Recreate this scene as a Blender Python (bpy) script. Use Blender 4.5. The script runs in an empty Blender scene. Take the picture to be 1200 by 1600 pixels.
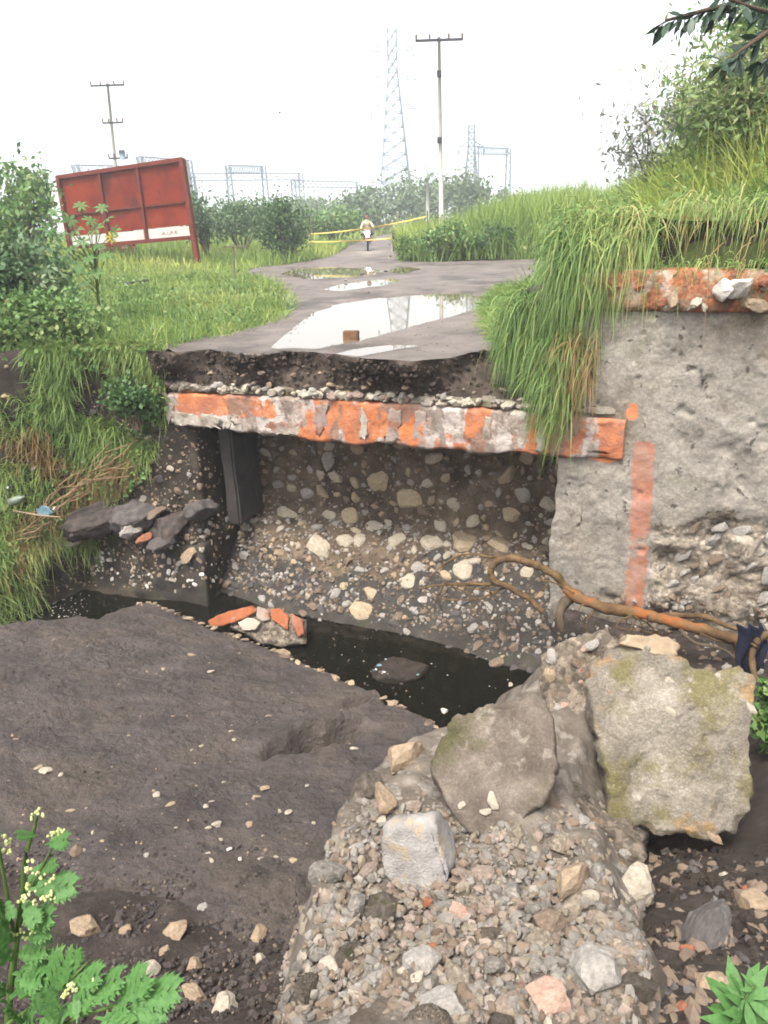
import bpy, bmesh, math, random
import numpy as np
from mathutils import Vector, Matrix, noise as mnoise

random.seed(7); RNG = np.random.default_rng(7)
sc = bpy.context.scene
COL = sc.collection

# ------------------------------------------------------------------ camera, sky, sun, exposure
F_PX, CAM_H = 1155.0, 1.6
PITCH, ROLL = math.radians(21.7), math.radians(-2.0)
cam_d = bpy.data.cameras.new('camera'); cam = bpy.data.objects.new('camera', cam_d); COL.objects.link(cam)
CAM_R = Matrix.Rotation(math.pi / 2 - PITCH, 3, 'X') @ Matrix.Rotation(ROLL, 3, 'Z')
cam.matrix_world = Matrix.Translation((0, 0, CAM_H)) @ CAM_R.to_4x4()
cam_d.sensor_fit = 'VERTICAL'; cam_d.sensor_height = 36.0; cam_d.lens = 36.0 * F_PX / 1600.0
cam_d.clip_start = 0.05; cam_d.clip_end = 6000
sc.camera = cam

SUN_EL, SUN_AZ = math.radians(63), math.radians(-150)      # azimuth from +Y towards +X
W = bpy.data.worlds.new('World'); sc.world = W; W.use_nodes = True
wn, wl = W.node_tree.nodes, W.node_tree.links; wn.clear()
sky = wn.new('ShaderNodeTexSky'); sky.sky_type = 'NISHITA'; sky.sun_disc = False
sky.sun_elevation = SUN_EL; sky.sun_rotation = SUN_AZ
sky.air_density = 1.0; sky.dust_density = 4.0; sky.ozone_density = 1.0
hsv = wn.new('ShaderNodeHueSaturation'); hsv.inputs['Saturation'].default_value = 0.22
bg = wn.new('ShaderNodeBackground'); bg.inputs['Strength'].default_value = 0.15
wo = wn.new('ShaderNodeOutputWorld')
wl.new(sky.outputs[0], hsv.inputs['Color']); wl.new(hsv.outputs[0], bg.inputs['Color']); wl.new(bg.outputs[0], wo.inputs[0])
sun_d = bpy.data.lights.new('sun', 'SUN'); sun_d.energy = 1.5; sun_d.angle = math.radians(16); sun_d.color = (1.0, .965, .91)
sun = bpy.data.objects.new('sun', sun_d); COL.objects.link(sun)
sd = Vector((math.sin(SUN_AZ) * math.cos(SUN_EL), math.cos(SUN_AZ) * math.cos(SUN_EL), math.sin(SUN_EL)))
sun.rotation_euler = sd.to_track_quat('Z', 'Y').to_euler()
vs = sc.view_settings
vs.view_transform = 'Standard'; vs.look = 'None'; vs.exposure = 1.8; vs.gamma = 1.0; vs.use_curve_mapping = False
sc.render.engine = 'CYCLES'
cy = sc.cycles
cy.filter_width = 1.8; cy.use_denoising = True; cy.max_bounces = 6; cy.diffuse_bounces = 3; cy.glossy_bounces = 3
cy.transmission_bounces = 4; cy.transparent_max_bounces = 8; cy.volume_bounces = 1
cy.use_adaptive_sampling = True; cy.adaptive_threshold = 0.015

# ------------------------------------------------------------------ projecting photo pixels into the place
RN = np.array(CAM_R)
def ray(px, py): return RN @ np.array([(px - 600) / F_PX, (800 - py) / F_PX, -1.0])
C0 = np.array([0, 0, CAM_H])
def at_z(px, py, z): d = ray(px, py); return C0 + d * (z - CAM_H) / d[2]
def at_y(px, py, y): d = ray(px, py); return C0 + d * y / d[1]
def at_plane(px, py, P, N): d = ray(px, py); return C0 + d * (np.dot(P - C0, N) / np.dot(d, N))
P0 = np.array([-2.916, 10.084, 0.0]); EU = np.array([.931, -.3644, 0.0]); EU /= np.linalg.norm(EU); EN = np.array([-EU[1], EU[0], 0.0])
def HW(px, py, v=0.0): return at_plane(px, py, P0 + EN * v, EN)                       # point on the plane of the headwall
def uvz(u, v, z): return P0 + EU * u + EN * v + np.array([0, 0, z])
def to_uv(p): q = np.asarray(p) - P0; return float(q @ EU), float(q @ EN)

# ------------------------------------------------------------------ noise
def _h(i, j, k):
    n = (i * 374761393 + j * 668265263 + k * 1274126177) & 0xFFFFFFFF
    n = ((n ^ (n >> 13)) * 1274126177) & 0xFFFFFFFF
    return ((n ^ (n >> 16)) & 0xFFFF) / 65535.0
def vnoise(p):
    p = np.asarray(p, float); i = np.floor(p).astype(np.int64); f = p - i; f = f * f * (3 - 2 * f); o = 0
    for a in (0, 1):
        for b in (0, 1):
            for c in (0, 1):
                w = (f[..., 0] if a else 1 - f[..., 0]) * (f[..., 1] if b else 1 - f[..., 1]) * (f[..., 2] if c else 1 - f[..., 2])
                o = o + w * _h(i[..., 0] + a, i[..., 1] + b, i[..., 2] + c)
    return o * 2 - 1
def fbm(p, scale=1.0, octs=4, gain=.5):
    p = np.asarray(p, float) * scale; o = 0; a = 1
    for k in range(octs):
        o = o + a * vnoise(p + 17.3 * k); p = p * 2.03; a *= gain
    return o
def sstep(x, a=0., b=1.): t = np.clip((x - a) / (b - a), 0, 1); return t * t * (3 - 2 * t)

# ------------------------------------------------------------------ mesh helpers
def tag(o, label=None, cat=None, group=None, kind=None):
    if label: o['label'] = label
    if cat: o['category'] = cat
    if group: o['group'] = group
    if kind: o['kind'] = kind
    return o
def set_parent(o, p):
    o.parent = p; o.matrix_parent_inverse = Matrix.Translation(-Vector(WORLD_LOC.get(p.name, (0, 0, 0))))
WORLD_LOC = {}
def thing(name, label, cat, loc=(0, 0, 0), group=None):
    o = bpy.data.objects.new(name, None); COL.objects.link(o); o.location = tuple(loc); o.empty_display_size = .2
    WORLD_LOC[o.name] = tuple(loc)
    return tag(o, label, cat, group)
def link(name, me, mat=None, parent=None, kind=None, smooth=True):
    if mat is not None and not me.materials: me.materials.append(mat)
    o = bpy.data.objects.new(name, me); COL.objects.link(o)
    if parent is not None: set_parent(o, parent)
    if kind: o['kind'] = kind
    return o
def mesh_np(name, v, f, smooth=True):
    v = np.ascontiguousarray(v, np.float32).reshape(-1, 3); f = np.ascontiguousarray(f, np.int32); k = f.shape[1]
    me = bpy.data.meshes.new(name)
    me.vertices.add(len(v)); me.vertices.foreach_set('co', v.ravel())
    me.loops.add(f.size); me.loops.foreach_set('vertex_index', f.ravel())
    me.polygons.add(len(f)); me.polygons.foreach_set('loop_start', np.arange(0, f.size, k, dtype=np.int32))
    me.polygons.foreach_set('use_smooth', np.full(len(f), smooth, bool))
    me.update(calc_edges=True); me.validate()
    return me
def attr(me, name, vals):
    a = me.attributes.new(name, 'FLOAT', 'POINT'); a.data.foreach_set('value', np.ascontiguousarray(vals, np.float32))
def grid_faces(nr, nc, flip=False):
    i = np.arange(nr - 1)[:, None] * nc + np.arange(nc - 1)[None, :]
    f = np.stack([i, i + 1, i + nc + 1, i + nc], -1).reshape(-1, 4)
    return f[:, ::-1] if flip else f
class MB:
    def __init__(s): s.v = []; s.f = []
    def add(s, v, f):
        b = len(s.v); s.v += [tuple(map(float, x)) for x in v]; s.f += [tuple(b + i for i in q) for q in f]; return s
    def box(s, lo, hi):
        x0, y0, z0 = lo; x1, y1, z1 = hi
        return s.add([(x0,y0,z0),(x1,y0,z0),(x1,y1,z0),(x0,y1,z0),(x0,y0,z1),(x1,y0,z1),(x1,y1,z1),(x0,y1,z1)],
                     [(0,3,2,1),(4,5,6,7),(0,1,5,4),(1,2,6,5),(2,3,7,6),(3,0,4,7)])
    def bar(s, p, q, w, h=None, up=(0, 0, 1)):
        p, q = Vector(p), Vector(q); h = h or w; d = (q - p).normalized(); up = Vector(up)
        if abs(d.dot(up)) > .97: up = Vector((1, 0, 0))
        a = d.cross(up).normalized(); b = a.cross(d).normalized(); a *= w / 2; b *= h / 2
        return s.add([p-a-b, p+a-b, p+a+b, p-a+b, q-a-b, q+a-b, q+a+b, q-a+b],
                     [(0,3,2,1),(4,5,6,7),(0,1,5,4),(1,2,6,5),(2,3,7,6),(3,0,4,7)])
    def tube(s, pts, rad, n=8):
        pts = [Vector(p) for p in pts]; N = len(pts)
        if not hasattr(rad, '__len__'): rad = [rad] * N
        up = Vector((0.13, .21, 1)).normalized(); vs = []; fs = []
        for i, p in enumerate(pts):
            d = (pts[min(i + 1, N - 1)] - pts[max(i - 1, 0)]).normalized()
            u = up if abs(d.dot(up)) < .95 else Vector((1, 0, 0))
            a = d.cross(u).normalized(); b = a.cross(d)
            for k in range(n):
                t = 2 * math.pi * k / n; vs.append(p + (a * math.cos(t) + b * math.sin(t)) * rad[i])
        for i in range(N - 1):
            for k in range(n):
                fs.append((i*n+k, i*n+(k+1) % n, (i+1)*n+(k+1) % n, (i+1)*n+k))
        fs.append(tuple(range(n))); fs.append(tuple(range((N-1)*n + n - 1, (N-1)*n - 1, -1)))
        return s.add(vs, fs)
    def ball(s, c, r, seg=8, ring=6):
        if not hasattr(r, '__len__'): r = (r, r, r)
        vs = []; fs = []
        for i in range(ring + 1):
            th = math.pi * i / ring
            for k in range(seg):
                ph = 2 * math.pi * k / seg
                vs.append((c[0]+r[0]*math.sin(th)*math.cos(ph), c[1]+r[1]*math.sin(th)*math.sin(ph), c[2]+r[2]*math.cos(th)))
        for i in range(ring):
            for k in range(seg): fs.append((i*seg+k, (i+1)*seg+k, (i+1)*seg+(k+1) % seg, i*seg+(k+1) % seg))
        return s.add(vs, fs)
    def ring(s, c, axis, R, r, seg=20, n=6):
        ax = Vector(axis).normalized(); a = ax.orthogonal().normalized(); b = ax.cross(a); vs = []; fs = []
        for i in range(seg):
            t = 2*math.pi*i/seg; d = a*math.cos(t)+b*math.sin(t)
            for k in range(n):
                q = 2*math.pi*k/n; vs.append(Vector(c)+d*(R+r*math.cos(q))+ax*(r*math.sin(q)))
        for i in range(seg):
            for k in range(n): fs.append((i*n+k, ((i+1) % seg)*n+k, ((i+1) % seg)*n+(k+1) % n, i*n+(k+1) % n))
        return s.add(vs, fs)
    def mesh(s, name, smooth=False):
        me = bpy.data.meshes.new(name); me.from_pydata(s.v, [], s.f); me.validate()
        if smooth: me.polygons.foreach_set('use_smooth', [True]*len(me.polygons))
        me.update(); return me
    def build(s, name, mat, parent=None, smooth=False, kind=None): return link(name, s.mesh(name, smooth), mat, parent, kind)

# ------------------------------------------------------------------ materials
MATS = {}; DIM = .60                                              # one overall albedo scale for the mineral materials
def mat(name, ramp, scale=6., detail=6., rough=.9, bump=.3, bscale=40., stains=(), coord='Object', spec=.2, attr_tint=None, translucent=0., zstretch=1., bdist=.02, metal=0., dim=None, agg=None, paints=()):
    m = bpy.data.materials.new(name); m.use_nodes = True; nt = m.node_tree; N, L = nt.nodes, nt.links; N.clear()
    DIM_ = DIM if dim is None else dim
    if not attr_tint and not translucent: ramp = [(p, tuple(x * DIM_ * w for x, w in zip(c, (1.06, 1, .92)))) for p, c in ramp]; stains = [(tuple(x * DIM_ * w for x, w in zip(q[0], (1.06, 1, .92))), *q[1:]) for q in stains]
    out = N.new('ShaderNodeOutputMaterial'); b = N.new('ShaderNodeBsdfPrincipled')
    b.inputs['Roughness'].default_value = rough; b.inputs['Specular IOR Level'].default_value = spec; b.inputs['Metallic'].default_value = metal
    tc = N.new('ShaderNodeTexCoord'); oi = N.new('ShaderNodeObjectInfo')
    mul = N.new('ShaderNodeMath'); mul.operation = 'MULTIPLY'; mul.inputs[1].default_value = 53.7; L.new(oi.outputs['Random'], mul.inputs[0])
    vm = N.new('ShaderNodeVectorMath'); vm.operation = 'ADD'; L.new(tc.outputs[coord], vm.inputs[0]); L.new(mul.outputs[0], vm.inputs[1])
    mp = N.new('ShaderNodeMapping'); mp.inputs['Scale'].default_value = (1, 1, zstretch); L.new(vm.outputs[0], mp.inputs[0])
    vec = mp.outputs[0]
    def noise(s, d=detail, r=.6):
        n = N.new('ShaderNodeTexNoise'); n.inputs['Scale'].default_value = s; n.inputs['Detail'].default_value = d; n.inputs['Roughness'].default_value = r
        L.new(vec, n.inputs['Vector']); return n
    cr = N.new('ShaderNodeValToRGB'); els = cr.color_ramp.elements
    while len(els) < len(ramp): els.new(.5)
    for e, (p, c) in zip(els, ramp): e.position = p; e.color = (*c, 1)
    if attr_tint:
        at = N.new('ShaderNodeAttribute'); at.attribute_name = attr_tint; L.new(at.outputs['Fac'], cr.inputs[0])
    else:
        L.new(noise(scale).outputs['Fac'], cr.inputs[0])
    col = cr.outputs[0]
    for (c, s, lo, hi, amt) in stains:
        n = noise(s, 5); mr = N.new('ShaderNodeMapRange'); mr.inputs['From Min'].default_value = lo; mr.inputs['From Max'].default_value = hi
        mr.inputs['To Max'].default_value = amt; mr.clamp = True; L.new(n.outputs['Fac'], mr.inputs['Value'])
        mx = N.new('ShaderNodeMix'); mx.data_type = 'RGBA'; L.new(mr.outputs[0], mx.inputs['Factor']); L.new(col, mx.inputs['A'])
        mx.inputs['B'].default_value = (*c, 1); col = mx.outputs['Result']
    vo = None
    if agg:
        vo = N.new('ShaderNodeTexVoronoi'); vo.inputs['Scale'].default_value = agg[0]; L.new(vec, vo.inputs['Vector'])
        for (lo, hi, c_, am) in ((.66, .70, 1.9, .55), (.30, .26, .45, .5)):
            sx = N.new('ShaderNodeSeparateColor'); L.new(vo.outputs['Color'], sx.inputs[0]); mr = N.new('ShaderNodeMapRange'); mr.inputs['From Min'].default_value = lo; mr.inputs['From Max'].default_value = hi; mr.inputs['To Max'].default_value = am * agg[1]; mr.clamp = True
            L.new(sx.outputs[0], mr.inputs['Value']); mx = N.new('ShaderNodeMix'); mx.data_type = 'RGBA'; L.new(mr.outputs[0], mx.inputs['Factor']); L.new(col, mx.inputs['A'])
            sc_ = N.new('ShaderNodeVectorMath'); sc_.operation = 'SCALE'; sc_.inputs['Scale'].default_value = c_; L.new(col, sc_.inputs[0]); L.new(sc_.outputs[0], mx.inputs['B']); col = mx.outputs['Result']
    for (an, c1, c2, ns, am) in paints:
        at_ = N.new('ShaderNodeAttribute'); at_.attribute_name = an; n1 = noise(ns, 8, .7); n2 = noise(3.3, 6)
        ma = N.new('ShaderNodeMath'); ma.operation = 'MULTIPLY_ADD'; L.new(n1.outputs['Fac'], ma.inputs[0]); ma.inputs[1].default_value = 1.5; L.new(at_.outputs['Fac'], ma.inputs[2])
        mr = N.new('ShaderNodeMapRange'); mr.inputs['From Min'].default_value = 1.18; mr.inputs['From Max'].default_value = 1.36; mr.inputs['To Max'].default_value = am; mr.clamp = True; L.new(ma.outputs[0], mr.inputs['Value'])
        m2 = N.new('ShaderNodeMix'); m2.data_type = 'RGBA'; mr2 = N.new('ShaderNodeMapRange'); mr2.inputs['From Min'].default_value = .38; mr2.inputs['From Max'].default_value = .62; mr2.clamp = True; L.new(n2.outputs['Fac'], mr2.inputs['Value']); L.new(mr2.outputs[0], m2.inputs['Factor'])
        m2.inputs['A'].default_value = (*c1, 1); m2.inputs['B'].default_value = (*c2, 1)
        mx = N.new('ShaderNodeMix'); mx.data_type = 'RGBA'; L.new(mr.outputs[0], mx.inputs['Factor']); L.new(col, mx.inputs['A']); L.new(m2.outputs['Result'], mx.inputs['B']); col = mx.outputs['Result']
    L.new(col, b.inputs['Base Color'])
    if bump:
        bn = noise(bscale, 8, .65); bp = N.new('ShaderNodeBump'); bp.inputs['Strength'].default_value = bump; bp.inputs['Distance'].default_value = bdist
        L.new(bn.outputs['Fac'], bp.inputs['Height']); L.new(bp.outputs[0], b.inputs['Normal'])
        if agg:
            b2 = N.new('ShaderNodeBump'); b2.inputs['Strength'].default_value = .7 * agg[1]; b2.inputs['Distance'].default_value = .25 / agg[0]; b2.invert = True; L.new(vo.outputs['Distance'], b2.inputs['Height']); L.new(bp.outputs[0], b2.inputs['Normal']); L.new(b2.outputs[0], b.inputs['Normal'])
    if translucent:
        tr = N.new('ShaderNodeBsdfTranslucent'); L.new(col, tr.inputs['Color'])
        ms = N.new('ShaderNodeMixShader'); ms.inputs[0].default_value = translucent; L.new(b.outputs[0], ms.inputs[1]); L.new(tr.outputs[0], ms.inputs[2]); L.new(ms.outputs[0], out.inputs[0])
    else: L.new(b.outputs[0], out.inputs[0])
    MATS[name] = m; return m

M_mud = mat('wet_dark_mud', [(.3, (.052, .043, .042)), (.55, (.090, .075, .073)), (.75, (.132, .111, .108))], 2.6, 9, .75, 1., 11, [((.13, .105, .085), 1.2, .5, .64, .6), ((.22, .19, .155), 15, .63, .69, .6), ((.05, .04, .035), 2.1, .56, .68, .6)], spec=.3, agg=(60, .25), bdist=.07)
M_soil = mat('dark_soil', [(.3, (.022, .018, .015)), (.6, (.055, .044, .036)), (.8, (.10, .085, .07))], 7, 9, .95, .8, 30)
M_fill = mat('road_fill_soil', [(.3, (.03, .024, .021)), (.55, (.085, .066, .054)), (.75, (.17, .14, .115))], 5, 9, .95, .9, 26)
M_road = mat('packed_dirt', [(.3, (.11, .092, .083)), (.55, (.17, .147, .135)), (.75, (.22, .193, .18))], 1.6, 9, .75, .5, 16, [((.06, .05, .045), .9, .5, .62, .8), ((.2, .18, .165), 5, .6, .7, .5)], spec=.4)
M_ground = mat('grassy_earth', [(.3, (.045, .06, .02)), (.6, (.075, .095, .03)), (.8, (.12, .11, .05))], .8, 6, 1, .4, 9)
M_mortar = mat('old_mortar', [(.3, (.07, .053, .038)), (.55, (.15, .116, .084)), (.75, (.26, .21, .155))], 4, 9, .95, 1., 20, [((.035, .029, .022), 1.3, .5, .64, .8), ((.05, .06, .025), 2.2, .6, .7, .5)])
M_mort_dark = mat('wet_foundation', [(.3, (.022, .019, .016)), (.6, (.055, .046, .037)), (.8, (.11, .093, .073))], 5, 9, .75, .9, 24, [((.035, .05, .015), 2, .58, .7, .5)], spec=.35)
M_plaster = mat('grey_plaster', [(.3, (.24, .22, .195)), (.52, (.36, .337, .305)), (.72, (.46, .44, .405))], 2.2, 9, .95, .6, 18,
                [((.15, .115, .08), 1.1, .5, .64, .75), ((.09, .075, .06), 2.4, .57, .68, .6), ((.06, .05, .045), 9, .62, .67, .8), ((.12, .13, .055), 1.7, .6, .72, .45), ((.45, .43, .40), 3.7, .6, .7, .5)], agg=(38, .35),
                paints=[('stripe', (.33, .115, .06), (.30, .165, .12), 9, .8), ('rustspot', (.55, .19, .05), (.42, .14, .06), 7, .9)])
M_conc = mat('broken_concrete', [(.3, (.16, .142, .118)), (.55, (.27, .247, .212)), (.75, (.38, .352, .306))], 4, 9, .95, 1., 24,
             [((.15, .135, .045), 2.1, .52, .62, .75), ((.36, .21, .06), 3.1, .6, .68, .6), ((.14, .105, .08), 1.2, .54, .68, .6), ((.5, .47, .42), 9, .62, .68, .5)], agg=(110, .45))
M_conc_d = mat('mossy_concrete', [(.3, (.10, .083, .07)), (.55, (.19, .162, .14)), (.75, (.29, .255, .225))], 4, 9, .95, 1., 24,
               [((.085, .085, .03), 2.3, .52, .62, .75), ((.36, .33, .29), 10, .6, .68, .5), ((.10, .075, .055), 1.4, .54, .66, .6)], agg=(120, .35))
M_conc_br = mat('broken_inside', [(.3, (.09, .075, .06)), (.55, (.20, .17, .14)), (.75, (.33, .29, .24))], 9, 9, 1, 1., 22, [((.36, .33, .29), 13, .58, .66, .6), ((.33, .12, .06), 6, .66, .72, .5)], agg=(32, .9))
M_beam = mat('weathered_painted_beam', [(.3, (.17, .14, .12)), (.5, (.33, .28, .25)), (.7, (.50, .45, .42))], 5, 9, .92, .9, 22, [((.30, .12, .065), 6, .54, .66, .8), ((.12, .095, .08), 9, .6, .68, .7)], agg=(40, .4), dim=.76,
             paints=[('white', (.46, .41, .36), (.33, .28, .25), 7, .8), ('orange', (.48, .145, .04), (.29, .095, .045), 9, .88), ('grime', (.10, .075, .06), (.19, .145, .115), 8, .75)])
M_coping = mat('worn_coping', [(.32, (.17, .11, .075)), (.45, (.36, .145, .075)), (.55, (.36, .28, .21)), (.68, (.50, .42, .34))], 4.5, 9, .95, 1., 18, [((.45, .16, .07), 3.1, .54, .62, .75), ((.56, .51, .45), 3.7, .58, .66, .7), ((.07, .055, .04), 2.3, .56, .68, .7)], agg=(30, .6))
M_orange = mat('orange_paint', [(.25, (.46, .14, .03)), (.55, (.66, .22, .045)), (.75, (.70, .30, .10))], 8, 8, .75, .3, 30, [((.33, .13, .07), 5, .52, .66, .7), ((.5, .42, .34), 11, .6, .66, .7)])
M_rustor = mat('faded_brick_red', [(.25, (.26, .085, .04)), (.55, (.38, .13, .06)), (.75, (.46, .22, .13))], 7, 8, .9, .5, 30, [((.42, .36, .30), 9, .56, .68, .7)])
M_white = mat('old_whitewash', [(.25, (.36, .32, .27)), (.55, (.50, .46, .41)), (.75, (.60, .57, .53))], 6, 8, .9, .8, 24, [((.16, .115, .085), 5, .5, .66, .7)])
M_pinkgrey = mat('pinkish_plaster', [(.25, (.28, .22, .19)), (.55, (.40, .335, .305)), (.75, (.50, .44, .41))], 6, 8, .9, .8, 24, [((.30, .12, .06), 4, .5, .62, .8)])
def rockmat(name, a, b, c, **k): return mat(name, [(.3, a), (.55, b), (.75, c)], k.pop('scale', 5), 8, k.pop('rough', .92), k.pop('bump', .5), k.pop('bscale', 14), dim=k.pop('dim', .74), **k)
M_s_pale = rockmat('pale_stone', (.28, .25, .21), (.40, .365, .31), (.50, .46, .40))
M_s_grey = rockmat('grey_stone', (.20, .19, .18), (.31, .295, .28), (.42, .40, .385))
M_s_tan = rockmat('tan_stone', (.20, .155, .11), (.32, .25, .18), (.42, .34, .25))
M_s_dark = rockmat('dark_stone', (.05, .046, .046), (.09, .083, .083), (.15, .14, .138), rough=.8)
M_s_brown = rockmat('brown_stone', (.11, .085, .065), (.18, .14, .11), (.26, .21, .165))
M_s_white = rockmat('white_stone', (.5, .48, .45), (.66, .64, .6), (.76, .74, .72))
M_s_brick = rockmat('brick_rubble', (.20, .07, .04), (.30, .115, .065), (.38, .19, .12), stains=[((.25, .2, .165), 4, .52, .64, .7)])
M_s_pink = rockmat('pink_stone', (.30, .20, .16), (.40, .28, .23), (.5, .38, .32))
M_s_blue = rockmat('hero_grey_stone', (.22, .212, .21), (.34, .333, .33), (.44, .425, .41), scale=3, dim=.8, bump=.9, bscale=18, stains=[((.42, .33, .21), 2.2, .54, .64, .6)])
M_red_steel = mat('red_oxide_paint', [(.3, (.15, .019, .009)), (.52, (.25, .032, .012)), (.75, (.32, .055, .02))], 1.1, 7, .8, .15, 20, [((.07, .02, .018), .9, .52, .64, .8), ((.12, .03, .02), 3.5, .58, .66, .5)], spec=.1)
M_red_frame = mat('red_frame_paint', [(.3, (.12, .022, .013)), (.7, (.21, .042, .025))], 3, 5, .7, .1, 20, spec=.15)
M_signwhite = mat('white_sheet', [(.3, (.62, .61, .60)), (.7, (.74, .73, .72))], 2, 4, .6, .05, 20)
M_ink = mat('faded_red_ink', [(.3, (.45, .2, .17)), (.7, (.6, .35, .3))], 9, 4, .7, 0)
M_conc_pole = mat('pole_concrete', [(.3, (.48, .47, .46)), (.7, (.62, .61, .60))], 3, 5, .9, .2, 20)  # concrete paled so part of the distance fade sits in its colour
M_galv = mat('galvanised_steel', [(.3, (.20, .26, .34)), (.7, (.28, .35, .43))], 3, 4, .6, .05, 20, metal=.1)  # bluish tone puts some of the distance haze into the steel colour
M_dkmetal = mat('dark_metal', [(.3, (.03, .03, .035)), (.7, (.07, .07, .075))], 5, 4, .45, .05, 20, metal=.4)
M_porc = mat('insulator_porcelain', [(.3, (.10, .05, .03)), (.7, (.16, .08, .05))], 5, 2, .3, 0, 10)
M_bark = mat('bark', [(.3, (.06, .045, .03)), (.7, (.14, .11, .08))], 9, 8, .95, .6, 30, zstretch=.3)
M_root = mat('root_bark', [(.3, (.075, .047, .024)), (.55, (.155, .102, .052)), (.75, (.25, .17, .095))], 9, 8, .9, 1., 24)
M_rootor = mat('orange_root', [(.3, (.09, .052, .026)), (.5, (.19, .115, .057)), (.62, (.34, .12, .038)), (.8, (.40, .15, .05))], 3.2, 8, .9, 1., 22)
M_tape = mat('yellow_tape', [(.3, (.72, .52, .10)), (.7, (.80, .62, .18))], 3, 2, .4, 0)
M_wire = mat('power_wire', [(.3, (.10, .10, .11)), (.7, (.14, .14, .15))], 3, 2, .5, 0)
M_stick = mat('dry_stick', [(.3, (.20, .13, .07)), (.7, (.36, .26, .16))], 12, 5, .9, .3, 30)
M_bluecloth = mat('navy_cloth', [(.3, (.008, .01, .022)), (.7, (.02, .025, .05))], 8, 5, .95, .4, 40)
M_bluebag = mat('blue_plastic', [(.3, (.13, .25, .34)), (.7, (.24, .38, .46))], 8, 5, .45, .3, 20)
M_plastic = mat('white_plastic', [(.3, (.6, .6, .6)), (.7, (.75, .75, .75))], 8, 3, .35, .1, 20)
M_bottle = mat('green_grey_plastic', [(.3, (.12, .16, .12)), (.7, (.2, .25, .2))], 8, 3, .3, .1, 20)
M_moto = mat('motorbike_paint', [(.3, (.20, .015, .012)), (.7, (.28, .03, .02))], 5, 3, .3, 0, spec=.5)
M_tyre = mat('tyre_rubber', [(.3, (.012, .012, .012)), (.7, (.025, .025, .025))], 8, 3, .9, .1, 30)
M_shirt = mat('orange_white_shirt', [(.3, (.62, .45, .36)), (.7, (.74, .60, .52))], 8, 3, .9, .1, 30)
M_jeans = mat('dark_trousers', [(.3, (.02, .022, .03)), (.7, (.05, .055, .07))], 8, 3, .9, .1, 30)
M_skin = mat('skin', [(.3, (.26, .14, .09)), (.7, (.34, .19, .13))], 8, 3, .7, .05, 30)
def leafmat(name, *cols, tr=.3, rough=.55): return mat(name, [(i / max(1, len(cols) - 1), c) for i, c in enumerate(cols)], rough=rough, bump=0, attr_tint='tint', translucent=tr, spec=.3)
M_grass = leafmat('green_grass', (.075, .14, .035), (.135, .215, .055), (.20, .275, .075), (.28, .30, .10), (.34, .28, .12))
M_grass_y = leafmat('yellow_green_grass', (.11, .18, .04), (.20, .28, .055), (.30, .35, .075), (.38, .37, .12))
M_grass_d = leafmat('dry_grass', (.13, .10, .035), (.22, .14, .05), (.27, .18, .08), (.10, .12, .03))
M_lf_dark = leafmat('dark_leaf', (.03, .07, .022), (.06, .12, .035), (.095, .165, .055))
M_lf_mid = leafmat('mid_leaf', (.05, .11, .03), (.095, .18, .048), (.15, .23, .07), (.22, .25, .09))
M_lf_blue = leafmat('bluish_leaf', (.04, .09, .035), (.08, .145, .06), (.135, .20, .095), (.19, .23, .13))
M_lf_yel = leafmat('olive_leaf', (.08, .13, .045), (.14, .20, .07), (.21, .26, .095), (.26, .24, .12))
M_lf_far = leafmat('far_leaf', (.07, .11, .055), (.11, .16, .075), (.16, .21, .10))  # green lightened to carry part of the haze over the far trees
M_lf_grey = leafmat('greyish_twig_leaf', (.14, .14, .12), (.20, .21, .17), (.26, .25, .21))
M_lf_one = mat('weed_leaf', [(.3, (.05, .13, .035)), (.7, (.095, .20, .05))], 9, 4, .5, .2, 60, translucent=.3, spec=.3)
M_lf_one2 = mat('castor_leaf', [(.3, (.055, .125, .03)), (.7, (.10, .19, .055))], 9, 4, .5, .2, 60, translucent=.3, spec=.3)
M_lf_yel1 = mat('yellowed_leaf', [(.3, (.45, .33, .03)), (.7, (.55, .42, .06))], 9, 4, .5, .2, 60, translucent=.3)
M_lf_tree = mat('overhanging_leaf', [(.3, (.02, .04, .022)), (.7, (.035, .065, .035))], 9, 4, .4, .1, 60, translucent=.2, spec=.4)
M_stemg = mat('green_stem', [(.3, (.07, .13, .035)), (.7, (.11, .18, .05))], 20, 4, .6, .2, 60)
M_flower = mat('weed_buds', [(.3, (.42, .50, .16)), (.7, (.68, .72, .42))], 60, 2, .7, 0)
M_fleck = mat('white_fleck', [(.3, (.6, .58, .53)), (.7, (.75, .73, .7))], 8, 3, .6, 0)

def water_mat(name, col, rough, bump, scale):
    m = bpy.data.materials.new(name); m.use_nodes = True; N, L = m.node_tree.nodes, m.node_tree.links; b = N['Principled BSDF']
    b.inputs['Base Color'].default_value = (*col, 1); b.inputs['Roughness'].default_value = rough; b.inputs['IOR'].default_value = 1.33; b.inputs['Specular IOR Level'].default_value = .5
    tc = N.new('ShaderNodeTexCoord'); n = N.new('ShaderNodeTexNoise'); n.inputs['Scale'].default_value = scale; n.inputs['Detail'].default_value = 4
    bp = N.new('ShaderNodeBump'); bp.inputs['Strength'].default_value = bump; bp.inputs['Distance'].default_value = .01
    L.new(tc.outputs['Object'], n.inputs['Vector']); L.new(n.outputs['Fac'], bp.inputs['Height']); L.new(bp.outputs[0], b.inputs['Normal']); return m
M_creek = water_mat('murky_water', (.006, .0055, .0035), .06, .25, 6)
M_puddle = water_mat('puddle_water', (.12, .095, .065), .015, .05, 3)

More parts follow.
